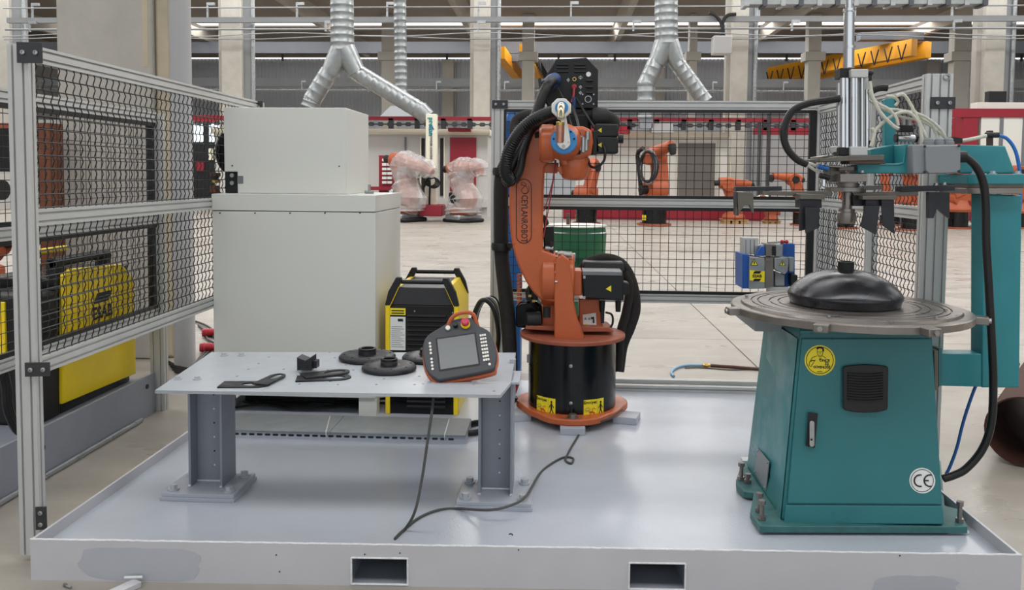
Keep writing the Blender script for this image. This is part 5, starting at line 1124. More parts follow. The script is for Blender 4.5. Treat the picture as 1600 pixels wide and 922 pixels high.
for q_ in qs: MB().sphere(q_ + (sum(qs, V((0, 0, 0))) / 4 - q_) * .15 + V((-.003, 0, 0)), .004, 8, 6).build('rivet', 'bolt_steel', o)
# neck and turntable
B((xt0 - .005, yB + .0, zt_b - .01), (xt1 + .005, yb_, zt_b + .02)).build('top_cap', 'teal_dirty', tm, bevel=.004)
MB().lathe([(.2, zt_b + .02), (.2, pz - .045)], (pcx, PCY, 0), 40).build('bearing', 'machined_dark', tm)
R_ = .53
g_ = lambda r, w=.004: [(r - w, 0), (r - w, -.007), (r + w, -.007), (r + w, 0)]
prof = [(0, pz - .05), (R_ - .02, pz - .05), (R_, pz - .045), (R_, pz - .016), (R_ - .004, pz - .012), (R_ - .045, pz - .012), (R_ - .05, pz)]
for r in (.435, .405, .35, .31): prof += [(r + .004, pz), (r + .004, pz - .007), (r - .004, pz - .007), (r - .004, pz)]
prof += [(0, pz)]
tt = MB().lathe(prof, (pcx, PCY, 0), 96).build('turntable', 'machined', tm, smooth=30)
for ang in (-172, -119, -74, -24, 60, 120):
    d = V((math.cos(math.radians(ang)), math.sin(math.radians(ang)), 0)); Rm = Matrix.Rotation(math.radians(ang), 3, 'Z')
    c = V((pcx, PCY, pz - .03)) + d * (R_ + .02); MB().obox(c, (.06, .06, .034), Rm).build('edge_lug', 'machined', tm, bevel=.004); MB().cyl(c + d * .02 , c + d * .04, .012, n=6).build('lug_bolt', 'bolt_steel', tm)
for ang, r in ((-118, .46), (-60, .46), (40, .46), (100, .45), (-25, .41), (160, .46)):
    c = V((pcx + r * math.cos(math.radians(ang)), PCY + r * math.sin(math.radians(ang)), pz)); MB().hexbolt(c, .009, .012, washer=False).build('plate_bolt', 'bolt_steel', tm)
tray = frus(PX(1172, 4.0, 500), PX(1212, 4.0, 500), 3.9, 4.3, P(1180, 512, Y=4.0).z, PX(1165, 4.0, 490), PX(1212, 4.0, 490), 3.85, 4.3, P(1180, 488, Y=4.0).z).build('drip_tray', 'steel_beam_light', tm, bevel=.004)
# hinge on the right
for py0, py1, m in ((548, 610, 'machined_dark'),): pp([(1460, py0), (1466, py0), (1466, py1), (1461, py1)], 3.86, 3.94).build('clamp_plate', m, tm)
pp([(1467, 545), (1472, 545), (1472, 597), (1467, 605)], 3.88, 3.95).build('clamp_rib', 'teal', tm)
# dome workpiece
dc = P(1326, 470, Z=pz); dcx = PX(1319, PCY, 470)
dm = thing('steel_dome', 'dark domed steel tank end resting on the turntable', 'dome', (dcx, PCY, pz))
zt_d = P(1326, 421, Y=PCY).z - .0; h_ = zt_d - pz
RD = .256
MB().lathe([(RD - .03, pz), (RD - .012, pz + .004), (RD - .008, pz + .022), (RD - .004, pz + .03), (RD, pz + .045)] + [(RD * u, pz + .045 + (h_ - .045) * (1 - u ** 2.5) ** .8) for u in [.985, .96, .93, .9, .85, .8, .74, .68, .6, .52, .44, .36, .28, .2, .12, .05]] + [(0, zt_d)], (dcx, PCY, 0), 80).build('shell', 'dome_steel', dm, smooth=60)
MB().lathe([(.0, zt_d - .01), (.037, zt_d - .01), (.037, zt_d + .036), (.034, zt_d + .038), (.026, zt_d + .038), (.025, zt_d + .02), (0, zt_d + .02)], (dcx + .003, PCY, 0), 32).build('boss', 'black_matte', dm)

# ================================================================ teal swing arm with pneumatic press
ar = thing('swing_arm', 'teal square column and overhead arm at the right, carrying the pneumatic cylinder', 'press frame', (PX(1560, 4.0), 4.0, .6))
yc = 3.98
pp([(1466, 553), (1534, 553), (1534, 605), (1466, 603)], yc + .001, yc + .10, yref=yc).build('lower_beam', 'teal_arm', ar, bevel=.005)
pp([(1466, 551), (1532, 552), (1532, 555), (1466, 555)], yc + .003, yc + .157, yref=yc).build('lower_cap', 'teal_arm', ar) if 0 else None
pp([(1535, 303), (1597, 305), (1593, 606), (1534, 606)], yc, yc + .11).build('column', 'teal_arm', ar, bevel=.006)
for y0_, y1_, xa_, xb_, m in ((285, 294, 1512, 1600, 'machined_dark'), (294, 303, 1510, 1598, 'machined')):
    pp([(xa_, y1_), (xb_, y1_), (xb_, y0_), (xa_, y0_)], yc - .05, yc + .22).build('swivel_flange', m, ar, bevel=.002)
pp([(1512, 288), (1602, 288), (1602, 272), (1512, 272)], yc - .06, yc + .24).build('arm_foot', 'teal_arm', ar, bevel=.004)
for a in (1523, 1551, 1590): c = P(a, 285, Y=yc - .065); MB().hexbolt(P(a, 272, Y=yc - .03), .012, .014).build('flange_bolt', 'bolt_paint', ar)
pp([(1497, 271), (1587, 271), (1571, 228), (1497, 226)], yc, yc + .15).build('arm_block', 'teal_arm', ar, bevel=.005)
# arm towards the cylinder: top plate, web and lower ledge
pp([(1340, 271), (1428, 271), (1428, 225), (1416, 225), (1414, 255), (1405, 257), (1340, 257)], yc - .14, yc + .0).build('front_ledge', 'teal_arm', ar, bevel=.004)
pp([(1360, 256), (1428, 256), (1428, 226), (1400, 226), (1362, 233)], yc + .0, yc + .12).build('arm_web', 'teal_arm', ar, bevel=.004)
pp([(1383, 232), (1400, 232), (1400, 151), (1383, 155)], yc + .16, yc + .2).build('upright_bracket', 'teal_arm', ar, bevel=.003)
pp([(1400, 151), (1406, 151), (1406, 163), (1400, 163)], yc + .15, yc + .2).build('bracket_edge', 'black_matte', ar)
MB().tube([P(1339, 257, Y=yc - .14), P(1404, 257, Y=yc - .14), P(1412, 254, Y=yc - .14), P(1415, 226, Y=yc - .14)], .005, 6).build('weld_seam', 'teal_arm', ar)
# pneumatic cylinder
yp = yc - .08
cyl = thing('pneumatic_press', 'tall aluminium pneumatic cylinder press with cross arms over the turntable', 'press', (PX(1322, yp), yp, P(1322, 245, Y=yp).z))
pp([(1319, 244), (1356, 242), (1356, 236), (1318, 238)], yp - .06, yp + .08).build('lower_cap', 'alu', cyl) if 0 else None
for (pa, pb, py0, py1, m, y0_, y1_) in ((1313, 1331, 122, 106, 'black_matte', -.02, .06), (1330, 1357, 121, 108, 'alu', -.05, .06), (1311, 1328, 243, 230, 'black_matte', -.03, .06), (1329, 1356, 243, 229, 'alu', -.05, .06), (1306, 1314, 238, 228, 'alu', .0, .08)):
    pp([(pa, py0), (pb, py0), (pb, py1), (pa, py1)], yp + y0_, yp + y1_).build('end_cap', m, cyl, bevel=.003)
for pa, r, y_, m, t0 in ((1311, .012, .02, 'chrome', 130), (1317, .013, -.01, 'chrome', 122), (1325, .017, .02, 'machined', 122), (1323, .010, -.02, 'chrome', 122), (1333, .012, -.03, 'chrome', 122), (1341, .022, .02, 'alu', 122), (1338, .007, -.035, 'chrome', 122), (1350, .020, .0, 'alu', 122), (1347, .006, -.04, 'chrome', 122), (1354.5, .009, -.02, 'chrome', 140), (1330, .02, .04, 'steel_beam_light', 122)):
    MB().cyl(P(pa, t0, Y=yp + y_), P(pa, 231, Y=yp + y_), r, n=16).build('tie_rod', m, cyl)
MB().cyl(P(1326, 106, Y=yp + .03), P(1327, 20, Y=yp + .03), .024, n=20).build('piston_rod', 'chrome', cyl); MB().cyl(P(1327, 22, Y=yp + .03), P(1327, -60, Y=yp + .03), .016, n=16).build('piston_rod', 'chrome', cyl)
for py in (18, 76): c = P(1327, py, Y=yp + .03); MB().cyl(c, c + V((0, 0, .012)), .028, n=18).build('rod_collar', 'chrome', cyl)
c = P(1360, 114, Y=yp); MB().sphere(c, .014, 12, 8).cyl(c - V((.03, 0, 0)), c, .01, n=10).build('air_fitting', 'dark_bolt', cyl); MB().cyl(P(1358, 118, Y=yp), P(1358, 127, Y=yp), .012, n=10).build('air_fitting', 'rubber', cyl)
c = P(1360, 230, Y=yp); MB().cyl(c, c + V((0, 0, .03)), .014, n=10).build('air_fitting', 'rubber', cyl)
# stacked plates under the cylinder
for (pts, y0_, y1_, m) in (([(1280, 248), (1330, 243), (1382, 242), (1382, 250), (1316, 252), (1281, 253)], -.12, .1, 'machined_dark'), ([(1327, 251), (1383, 251), (1383, 256), (1327, 256)], -.115, .0, 'brown_steel'), ([(1282, 245), (1302, 241), (1305, 244), (1282, 248)], -.08, .08, 'machined_dark'),
                          ([(1281, 259), (1312, 258), (1320, 262), (1285, 260.5)], -.1, .05, 'machined'), ([(1311, 260), (1335, 260), (1335, 267), (1311, 267)], -.06, .05, 'machined_dark'), ([(1297, 261), (1312, 260), (1312, 284), (1297, 284)], -.02, .08, 'machined_dark'), ([(1313, 272), (1355, 271), (1355, 284), (1313, 285)], -.09, .06, 'machined')):
    pp(pts, yp + y0_, yp + y1_).build('spindle_plate', m, cyl, bevel=.002)
for a, b in ((1285, 258), (1293, 257), (1303, 257), (1347, 270), (1297, 243)): c = P(a, b, Y=yp - .1); MB().hexbolt(c, .008, .01).build('cap_screw', 'bolt_steel', cyl)
zz_ = lambda py: P(1324, py, Y=yp).z
xs_ = PX(1324, yp, 300)
MB().lathe([(0, zz_(285)), (.045, zz_(285)), (.045, zz_(292)), (.07, zz_(293)), (.072, zz_(299)), (.05, zz_(300)), (.022, zz_(300)), (.022, zz_(332)), (.035, zz_(326)), (.036, zz_(331)), (.04, zz_(332)), (.043, zz_(343)), (.038, zz_(349)), (.02, zz_(352)), (0, zz_(355))], (xs_, yp, 0), 32).build('spindle', 'chrome' if 0 else 'machined', cyl)
MB().lathe([(.0, zz_(346)), (.041, zz_(345)), (.037, zz_(350)), (.015, zz_(353)), (0, zz_(357))], (xs_, yp, 0), 32).build('pressure_tip', 'rubber', cyl)
# cross arms
for (pts, y0_, y1_, m) in (([(1150, 292), (1222, 291), (1222, 298), (1150, 299)], -.02, .03, 'black_steel'), ([(1192, 299), (1300, 299), (1300, 307), (1192, 305)], -.04, .02, 'machined_dark'), ([(1250, 303), (1289, 304), (1289, 312), (1250, 311)], -.12, -.04, 'machined_dark'),
                          ([(1298, 292), (1380, 290), (1380, 296), (1298, 299)], .02, .1, 'machined_dark'), ([(1332, 302), (1435, 298), (1435, 306), (1336, 309)], -.02, .05, 'machined_dark'), ([(1408, 291), (1492, 290), (1492, 298), (1408, 300)], -.03, .04, 'black_steel'), ([(1348, 306), (1402, 306), (1402, 312), (1348, 312)], -.1, -.03, 'machined_dark')):
    pp(pts, yp + y0_, yp + y1_).build('cross_arm', m, cyl, bevel=.0015)
for (pts, y0_, y1_, m) in (([(1151, 335), (1153, 300), (1177, 301), (1178, 334), (1171, 321), (1163, 321), (1153, 337)], -.06, -.03, 'machined_dark'), ([(1152, 337), (1151, 300), (1153, 300), (1154, 337)], -.06, .02, 'black_steel'),
                          ([(1251, 312), (1284, 312), (1284, 325), (1251, 325)], -.09, .0, 'black_steel'), ([(1258, 324), (1281, 325), (1280, 356), (1259, 365)], -.13, -.12, 'black_steel'), ([(1250, 322), (1258, 323), (1258, 359), (1249, 361)], -.1, -.09, 'black_steel'),
                          ([(1353, 311), (1377, 311), (1377, 322), (1352, 322)], -.06, .0, 'black_steel'), ([(1352, 322), (1375, 322), (1369, 367), (1345, 354)], -.1, -.09, 'black_steel'), ([(1377, 311), (1397, 312), (1398, 366), (1379, 352)], -.08, -.07, 'black_steel'),
                          ([(1451, 341), (1451, 300), (1484, 301), (1484, 341), (1470, 330), (1465, 324), (1459, 341)], -.07, -.04, 'black_steel'), ([(1332, 305), (1352, 306), (1352, 322), (1333, 322)], -.03, .03, 'rubber')):
    pp(pts, yp + y0_, yp + y1_).build('notched_bracket', m, cyl, bevel=.0015)
c = P(1287, 284, Y=yp - .05); MB().cyl(c + V((0, 0, .02)), c - V((0, 0, .02)), .011, n=12).sphere(c - V((0, 0, .03)), .009, 8, 6).build('sensor', 'chrome', cyl)
for a, b, m in ((1287, 262, 'blue_barrel'), (1289, 276, 'rubber')): c = P(a, b, Y=yp - .1); MB().cyl(c - V((.025, 0, -.006)), c + V((.02, 0, -.006)), .012, n=10).build('air_fitting', m, cyl)
for a, b in ((1475, 289), (1462, 290), (1344, 291)): c = P(a, b, Y=yp); MB().hexbolt(c, .009, .012).build('cap_screw', 'bolt_steel', cyl)
# junction box, valves, conduits
jb = thing('junction_box', 'grey junction box fixed to the teal arm with three cable glands on top', 'electrical box', P(1465, 271, Y=yc - .2))
pp([(1426, 272), (1500, 271), (1500, 226), (1426, 226)], yc - .2, yc - .0).build('box_body', 'box_grey', jb, bevel=.006)
pp([(1447 + 0, 267), (1452, 271), (1495, 270), (1501, 264), (1501, 232), (1496, 227), (1450, 228), (1446, 233)], yc - .215, yc - .2).build('box_lid', 'box_grey', jb, bevel=.003)
for a, b in ((1444.5, 229), (1498, 228), (1444.5, 269), (1498, 268)): c = P(a, b, Y=yc - .218); MB().cyl(c, c - V((0, .003, 0)), .006, n=10).build('lid_screw', 'dark_bolt', jb)
for a in (1451, 1467, 1482):
    c = P(a, 226, Y=yc - .12); MB().lathe([(0, 0), (.024, 0), (.024, .012), (.02, .014), (.019, .024), (.012, .03), (0, .03)], c, 12).build('cable_gland', 'box_grey', jb)
vt = thing('air_valve', 'small black and chrome pneumatic valve on the teal arm beside the white hoses', 'valve', P(1415, 220, Y=yc))
xcy = lambda a, b, py, Y, r, nm, m, par: MB().cyl(P(a, py, Y=Y), P(b, py, Y=Y), r, n=18).build(nm, m, par)
xcy(1402, 1431, 216, yc, .016, 'valve_cylinder', 'chrome', vt)
for a in (1400, 1431): xcy(a - 1.5, a + 1.5, 216, yc, .02, 'end_ring', 'rubber', vt)
pp([(1407, 206), (1428, 206), (1427, 196), (1408, 195)], yc - .02, yc + .03).build('valve_body', 'black_matte', vt, bevel=.003)
for a, b in ((1402, 190), (1412, 189), (1421, 189)): c = P(a, b, Y=yc); MB().cyl(c - V((0, 0, .02)), c + V((0, 0, .012)), .01, n=10).build('elbow_fitting', 'bolt_steel', vt)
wh = [([(1359, 127), (1363, 150), (1375, 175), (1395, 196), (1404, 201)], .011, 'thickest white hose curving down from the cylinder top to the valve'),
      ([(1400, 150), (1412, 148), (1424, 165), (1436, 190), (1446, 212), (1451, 224)], .0095, 'white hose arching highest over the valve into the left gland'),
      ([(1358, 148), (1376, 168), (1405, 172), (1440, 180), (1468, 200), (1481, 222)], .0085, 'long white hose sweeping into the right gland'),
      ([(1357, 157), (1385, 173), (1410, 183), (1440, 190), (1465, 205), (1482, 222)], .007, 'second white hose sweeping just below the long one to the right gland'),
      ([(1362, 200), (1366, 208), (1363, 222), (1361, 229)], .011, 'short white hose beside the cylinder foot'),
      ([(1364, 208), (1378, 193), (1400, 178), (1420, 176), (1436, 192), (1440, 215), (1443, 226)], .010, 'white hose rising from the cylinder foot and dropping before the junction box'),
      ([(1384, 150), (1395, 151), (1403, 158), (1399, 165)], .009, 'short pale tube end left of the upright teal bracket'),
      ([(1425, 170), (1440, 185), (1455, 195), (1463, 210), (1467, 224)], .0095, 'white hose entering the middle gland'),
      ([(1358, 142), (1370, 160), (1388, 170), (1400, 183), (1404, 196)], .008, 'thin white hose hugging the teal upright')]
for i, (pts, r, l) in enumerate(wh):
    tag(MB().tube(catmull([P(a, b, Y=yc - .12 + .02 * (i % 4)) for a, b in pts], 8), r * .8, 8).build('braided_hose', 'braid', origin=P(*pts[0], Y=yc - .1)), l, 'hose')
def hose(name, label, pts, Y, r, m, n=10):
    pts = [P(a, b, Y=Y) for a, b in pts]; return tag(MB().tube(catmull(pts, 9), r, n).build(name, m, origin=pts[0]), label, 'hose')
hose('black_conduit', 'thick black conduit looping from the cylinder back down to the left fittings', [(1312, 154), (1290, 157), (1262, 162), (1240, 172), (1228, 190), (1224, 210), (1230, 232), (1245, 249), (1261, 257)], yp - .06, .0165, 'rubber')
hose('black_conduit', 'short black conduit behind the cylinder running right to the white tubes', [(1357, 146), (1366, 140), (1376, 137), (1386, 137)], yp + .05, .017, 'rubber')
hose('twin_tube', 'upper white tube coming out of the looping black conduit', [(1259, 254), (1270, 257), (1282, 262)], yp - .06, .007, 'braid'); hose('twin_tube', 'lower white tube coming out of the looping black conduit', [(1259, 256), (1272, 265), (1286, 273)], yp - .06, .007, 'braid')
o = hose('ribbed_conduit', 'thick black ribbed conduit hanging from the junction box down to the cabinet side', [(1503, 245), (1512, 248), (1526, 262), (1536, 285), (1540, 320), (1541, 380), (1545, 450), (1550, 540), (1552, 600), (1549, 660), (1535, 702), (1510, 732), (1490, 743), (1474, 748)], yc - .12, .0175, 'rubber', 12)
c = P(1503, 245, Y=yc - .12); MB().cyl(c - V((.02, 0, 0)), c + V((.015, 0, 0)), .026, n=12).build('conduit_gland', 'rubber', jb)
hose('blue_air_hose', 'bright blue air hose curving down beyond the teal column', [(1559, 211), (1575, 218), (1588, 240), (1594, 280), (1593, 330), (1587, 380), (1582, 400)], yc + .2, .0085, 'blue_hose')
hose('blue_air_hose', 'blue air hose hanging from the teal lower beam to the cabinet foot', [(1530, 590), (1518, 620), (1505, 660), (1495, 700), (1484, 730), (1478, 741)], yc + .1, .0075, 'blue_barrel')
hose('braided_hose', 'straight white hose running right from the junction box to the T bracket', [(1503, 220), (1520, 217), (1541, 212)], yc - .05, .009, 'braid')
tb_ = thing('hose_bracket', 'small dark T bracket on the teal arm joining white and blue hoses', 'bracket', P(1549, 228, Y=yc + .07)); pp([(1546, 228), (1552, 228), (1552, 204), (1546, 204)], yc + .06, yc + .09).build('bracket_plate', 'brown_steel', tb_); MB().cyl(P(1540, 211, Y=yc + .05), P(1560, 211, Y=yc + .05), .013, n=12).build('coupling', 'dark_bolt', tb_)
pp([(1490, 214), (1504, 216), (1504, 224), (1490, 224)], yc - .08, yc - .03).build('connector', 'rubber', jb)

# ================================================================ things on the floor and behind the fences
cable('blue_floor_hose', 'pale blue air hose curling on the floor behind the back rail', [P(a, b, Z=.012) for a, b in ((1053, 588), (1049, 582), (1056, 575), (1072, 571), (1097, 571))], .011, 'blue_hose_pale', 'hose')
cable('brown_floor_hose', 'brown rubber hose joined by a brass fitting to the blue hose', [P(a, b, Z=.014) for a, b in ((1110, 571), (1140, 573), (1200, 577), (1260, 575))], .014, 'brown_hose', 'hose')
a, b = P(1098, 571, Z=.016), P(1109, 571, Z=.016); tag(MB().cyl(a, b, .014, n=10).cyl(a.lerp(b, .3), a.lerp(b, .7), .02, n=6).build('hose_coupling', 'brass', origin=a), 'brass coupling between the blue and brown floor hoses', 'fitting')
cable('thin_floor_wire', 'thin dark wire on the floor just behind the brown hose', [P(a, b, Z=.005) for a, b in ((1070, 575), (1100, 575), (1140, 578), (1185, 577))], .004, 'black_matte')
for k, (pts, m) in enumerate((([(1593, 569), (1575, 568), (1560, 566)], 'brown_hose'), ([(1620, 580), (1585, 580), (1575, 588), (1580, 596), (1600, 603), (1640, 606)], 'brown_hose'), ([(1640, 584), (1600, 584), (1588, 590), (1596, 598), (1640, 600)], 'brown_hose'), ([(1620, 577), (1595, 578), (1575, 586)], 'rubber'))):
    cable('floor_hose', ('straight brown hose end on the floor right of the teal column', 'outer brown hose loop on the floor at the right edge', 'inner brown hose loop on the floor at the right edge', 'black hose crossing the brown loops at the right edge')[k], [P(a, b, Z=.016 + .006 * k) for a, b in pts], .014, m, 'hose')
# rusty pipe lying at the right edge
pc2 = P(1600, 680, Y=4.9); pr = .205
rp = thing('rusty_pipe', 'rusty wide steel pipe lying on the floor at the right edge', 'pipe', (pc2.x, 4.9, 0))
ax_ = V((.55, .8, 0)).normalized(); c_ = V((pc2.x, 4.9, pr + .005))
MB().lathe([(pr - .008, 0), (pr, 0), (pr, 1.6), (pr - .008, 1.6), (pr - .008, 0)], c_, 40, ax_).build('pipe_wall', 'rust', rp)
# green round table behind the fence
gt = thing('drum_table', 'dark green steel drum with a round pale top behind the fence and robot', 'drum', (PX(905, 9), 9, 0))
gx = PX(902, 9, 360); gz = P(905, 351, Y=9).z
MB().lathe([(.0, gz - .02), (.31, gz - .02), (.325, gz - .01), (.31, gz), (0, gz)], (gx, 9, 0), 48).build('drum_top', 'container_white', gt); MB().lathe([(.3, gz - .1), (.318, gz - .08), (.3, gz - .06)], (gx, 9, 0), 48).build('drum_rim', 'galv', gt)
MB().lathe([(0, gz - .34), (.305, gz - .34), (.315, gz - .1), (.3, gz - .02), (0, gz - .02)], (gx, 9, 0), 48).build('drum_upper', 'green', gt); MB().lathe([(0, .0), (.24, .0), (.24, gz - .34), (0, gz - .34)], (gx - .03, 9, 0), 40).build('drum_lower', 'green', gt)
MB().cyl((gx - .1, 9, gz), (gx - .1, 9, gz + .12), .02, n=10).build('spindle', 'brown_steel', gt)
# blue barrel/cabinet behind the robot arm
bl = thing('wire_drum_stand', 'tall blue wire drum column standing behind the robot arm', 'drum stand', (PX(802, 6.8), 6.8, 0))
x0_, x1_ = PX(788, 6.8, 300), PX(816, 6.8, 300); B((x0_, 6.7, 0), (x1_, 7.0, PZ(176, 6.8))).build('blue_column', 'blue_barrel', bl, bevel=.02)
MB().cyl(P(803, 176, Y=6.6), P(803, 190, Y=6.6), .05, .08, 20).build('blue_cap', 'blue_barrel', bl)
# red plugs and cables by the drain pipe
for k, (px, py, l) in enumerate(((325, 518, 'upper red plug on the floor between pipe and white cabinet'), (322, 541, 'lower red plug on the floor between pipe and white cabinet'))):
    c = P(px, py, Z=.06); t = thing('red_plug', l, 'plug', (c.x, c.y, 0)); MB().lathe([(0, 0), (.038, 0), (.042, .02), (.042, .1), (.03, .14), (.02, .17), (0, .17)], (c.x - .06, c.y, .045), 18, (1, .3, 0)).build('plug_shell', 'red', t); MB().lathe([(.0, .03), (.047, .035), (.047, .05), (.0, .055)], (c.x - .06, c.y, .045), 18, (1, .3, 0)).build('plug_ring', 'red_button', t)
for k in range(5):
    pts = [P(262 + 3 * k, 565 + 4 * k, Z=.015), P(285 + 4 * k, 575 + 2 * k, Z=.015), P(310, 574 - 3 * k, Z=.015), P(332, 560 - 5 * k, Z=.015), P(350, 556 - 6 * k, Z=.015)]
    tag(MB().tube(catmull(pts, 7), .012, 8).build('floor_cable', 'rubber' if k % 2 else 'black_matte', origin=pts[0]), 'black cable on the floor between drain pipe and white cabinet', 'cable', 'cables by the drain pipe')
for k in range(3):
    pts = [P(300 + 10 * k, 500 + 8 * k, Z=.015), P(325, 510 + 10 * k, Z=.02), P(345, 528 + 6 * k, Z=.015)]
    tag(MB().tube(catmull(pts, 7), .012, 8).build('floor_cable', 'rubber', origin=pts[0]), 'black cable lying under the red plugs', 'cable', 'cables under the red plugs')

# ================================================================ neighbouring cell at the left
XN = P(250, 640, Z=0).x; YN = P(250, 640, Z=0).y
ng = thing('safety_fence', 'neighbouring cell wire mesh fence at the far left with a yellow machine behind it', 'fence', (XN, 4, 0))
YN0 = 3.2; zn = [P(240, 184, X=XN).z, P(240, 341, X=XN).z, P(240, 490, X=XN).z]
post(ng, XN, YN, 0, zn[0] + .03, .1, .06, 2, 1)
for z in zn: railp(ng, (XN, YN0, z), (XN, YN - .03, z), .07)
for za, zb2_ in ((zn[1] + .035, zn[0] - .035), (zn[2] + .035, zn[1] - .035)):
    mesh_panel(ng, (XN, YN0), (XN, YN - .06), za, zb2_, sp=.056, crimp=0)
    for z in (za + .01, zb2_ - .012): MB().bar((XN + .01, YN0, z), (XN + .01, YN - .04, z), .022, .03).build('rubber_strip', 'rubber', ng)
    MB().box((XN - .02, YN - .09, za), (XN + .02, YN - .06, zb2_)).build('rubber_strip', 'rubber', ng)
ns = thing('steel_skid', 'grey steel skid of the neighbouring cell at the far left', 'platform', (XN - 1.2, 5, 0))
zs_ = P(240, 583, X=XN).z
B((XN - .015, YN0 - 1.0, .0), (XN, YN - .06, zs_)).build('side_beam', 'leg_paint', ns, bevel=.002)
MB().cyl((XN + .02, YN0 - 1, .015), (XN + .02, YN - .3, .015), .015, n=8).build('edge_round', 'galv', ns)
B((XN - 3.2, YN0 - 1.0, zs_ - .06), (XN - .012, YN - .06, zs_ - .05)).build('deck_plate', 'leg_paint', ns)
for px, py in ((230, 604), (67, 700)): c = P(px, py, X=XN + .002); MB().lathe([(.006, 0), (.016, 0), (.016, .004), (.006, .004)], c, 16, (1, 0, 0)).build('lifting_hole', 'ink', ns)
c = P(70, 720, Z=0); tag(B((c.x - .04, c.y - .06, 0), (c.x + .06, c.y + .05, .014)).build('anchor_plate', 'galv', origin=c), 'small galvanised anchor plate on the floor beside the left fence post', 'bracket')
# yellow power source seen through the mesh
def yel(px, py, X=XN - .12): p = P(px, py, X=X); return (p.y, p.z)
XY = XN - .12
t = thing('welding_power_source', 'big yellow sided welding power source behind the neighbouring fence', 'welding machine', (XY - .2, P(150, 500, X=XY).y, zs_))
MB().prism([yel(98, 632), yel(100, 430), yel(112, 420), yel(190, 412), yel(210, 436), yel(213, 584)], 'X', XY - .03, XY).build('yellow_side', 'yellow', t, bevel=.008)
ya_, yb3 = P(98, 630, X=XY).y, P(212, 584, X=XY).y; zt4 = P(150, 412, X=XY).z
B((XY - .5, ya_ + .02, zs_ - .05), (XY - .03, yb3 - .02, zt4 - .05)).build('case', 'black_paint', t, bevel=.01)
B((XY - .5, ya_ - .22, zs_ - .05), (XY - .02, ya_ + .02, zt4 - .12)).build('control_panel', 'black_matte', t, bevel=.02)
MB().cyl((XY - .08, ya_ + .05, zt4 + .04), (XY - .08, yb3 - .2, zt4 + .04), .03, n=12).build('handle', 'rubber', t)
MB().cyl((XY - .3, ya_ + .15, zt4 + .08), (XY - .3, yb3 - .3, zt4 + .08), .02, n=10).build('handle', 'yellow', t)
for yy in (ya_ + .08, yb3 - .25): B((XY - .12, yy - .03, zt4 - .06), (XY - .04, yy + .04, zt4 + .06)).build('handle_post', 'rubber', t, bevel=.01)
lc = P(160, 488, X=XY); esab_logo(t, lc + V((.0015, 0, 0)), (0, 1, 0), (0, 0, 1), .21)
t = thing('welding_power_source', 'second welding power source with a yellow post at the far left edge', 'welding machine', (XN - .4, 3.4, zs_))
Xq = XN - .3
for a_ in (14,): p = P(10, 600, X=Xq); p2 = P(24, 470, X=Xq); B((Xq - .04, p.y, p.z), (Xq, p2.y, P(17, 470, X=Xq).z)).build('yellow_post', 'yellow', t, bevel=.004)
p = P(-40, 700, X=Xq); p2 = P(45, 470, X=Xq); B((Xq - .5, p2.y - .02, zs_ - .05), (Xq - .05, p2.y + .2, P(30, 455, X=Xq).z)).build('case', 'black_matte', t, bevel=.01)
for k in range(3):
    pts = [P(a + 3 * k, b, X=XN - .06) for a, b in ((-5, 560), (6, 600), (10, 640), (25, 672), (40, 680))]; tag(MB().tube(catmull(pts, 6), .018, 8).build('thick_cable', 'rubber', origin=pts[0]), 'thick black cable hanging behind the far left fence', 'cable', 'cables behind the far left fence')
# pale wall cabinet, orange frame and robot behind the neighbouring cell
t = thing('enclosure_panel', 'pale grey enclosure panel behind the neighbouring fence', 'enclosure', (PX(160, 7.6), 7.6, 0))
a, b = PX(76, 7.6, 300), PX(236, 7.6, 300)
B((a, 7.75, 0), (b, 7.8, PZ(186, 7.6, 160))).build('back_panel', 'grey_wall', t); B((a, 7.5, PZ(278, 7.6)), (b, 7.76, PZ(270, 7.6))).build('shelf', 'steel_beam_light', t)
MB().cyl((PX(86, 7.5), 7.5, 0), (PX(86, 7.5), 7.5, PZ(190, 7.5, 90)), .035, n=16).build('support_post', 'galv', t); B((a, 7.45, PZ(196, 7.5, 150)), (b, 7.55, PZ(188, 7.5, 150))).build('top_rail', 'alu', t)
MB().tube(catmull([P(188, 350, Y=7.3), P(188, 300, Y=7.3), P(194, 292, Y=7.3), P(215, 290, Y=7.3)], 6), .018, 8).build('bent_tube', 'rubber', t)
MB().tube(catmull([P(192, 360, Y=7.3), P(200, 400, Y=7.3), P(206, 440, Y=7.3)], 6), .012, 8).build('hanging_cable', 'rubber', t)
t = thing('orange_frame', 'rust orange steel frame standing behind the neighbouring fence', 'frame', (PX(70, 6.9), 6.9, 0))
B((PX(62, 6.9), 6.9, 0), (PX(79, 6.9), 7.1, PZ(192, 6.9, 70))).build('upright', 'rust_light', t); B((PX(-10, 6.9), 6.95, PZ(200, 6.9, 70)), (PX(62, 6.9), 7.0, PZ(192, 6.9, 70))).build('cross_member', 'orange_dusty', t)
pp([(-20, 268), (16, 268), (16, 200), (-20, 200)], 7.2, 7.5).build('dark_panel', 'black_matte', t)
pp([(-20, 330), (16, 326), (16, 272), (-20, 272)], 7.1, 7.4).build('white_panel', 'container_white', t)
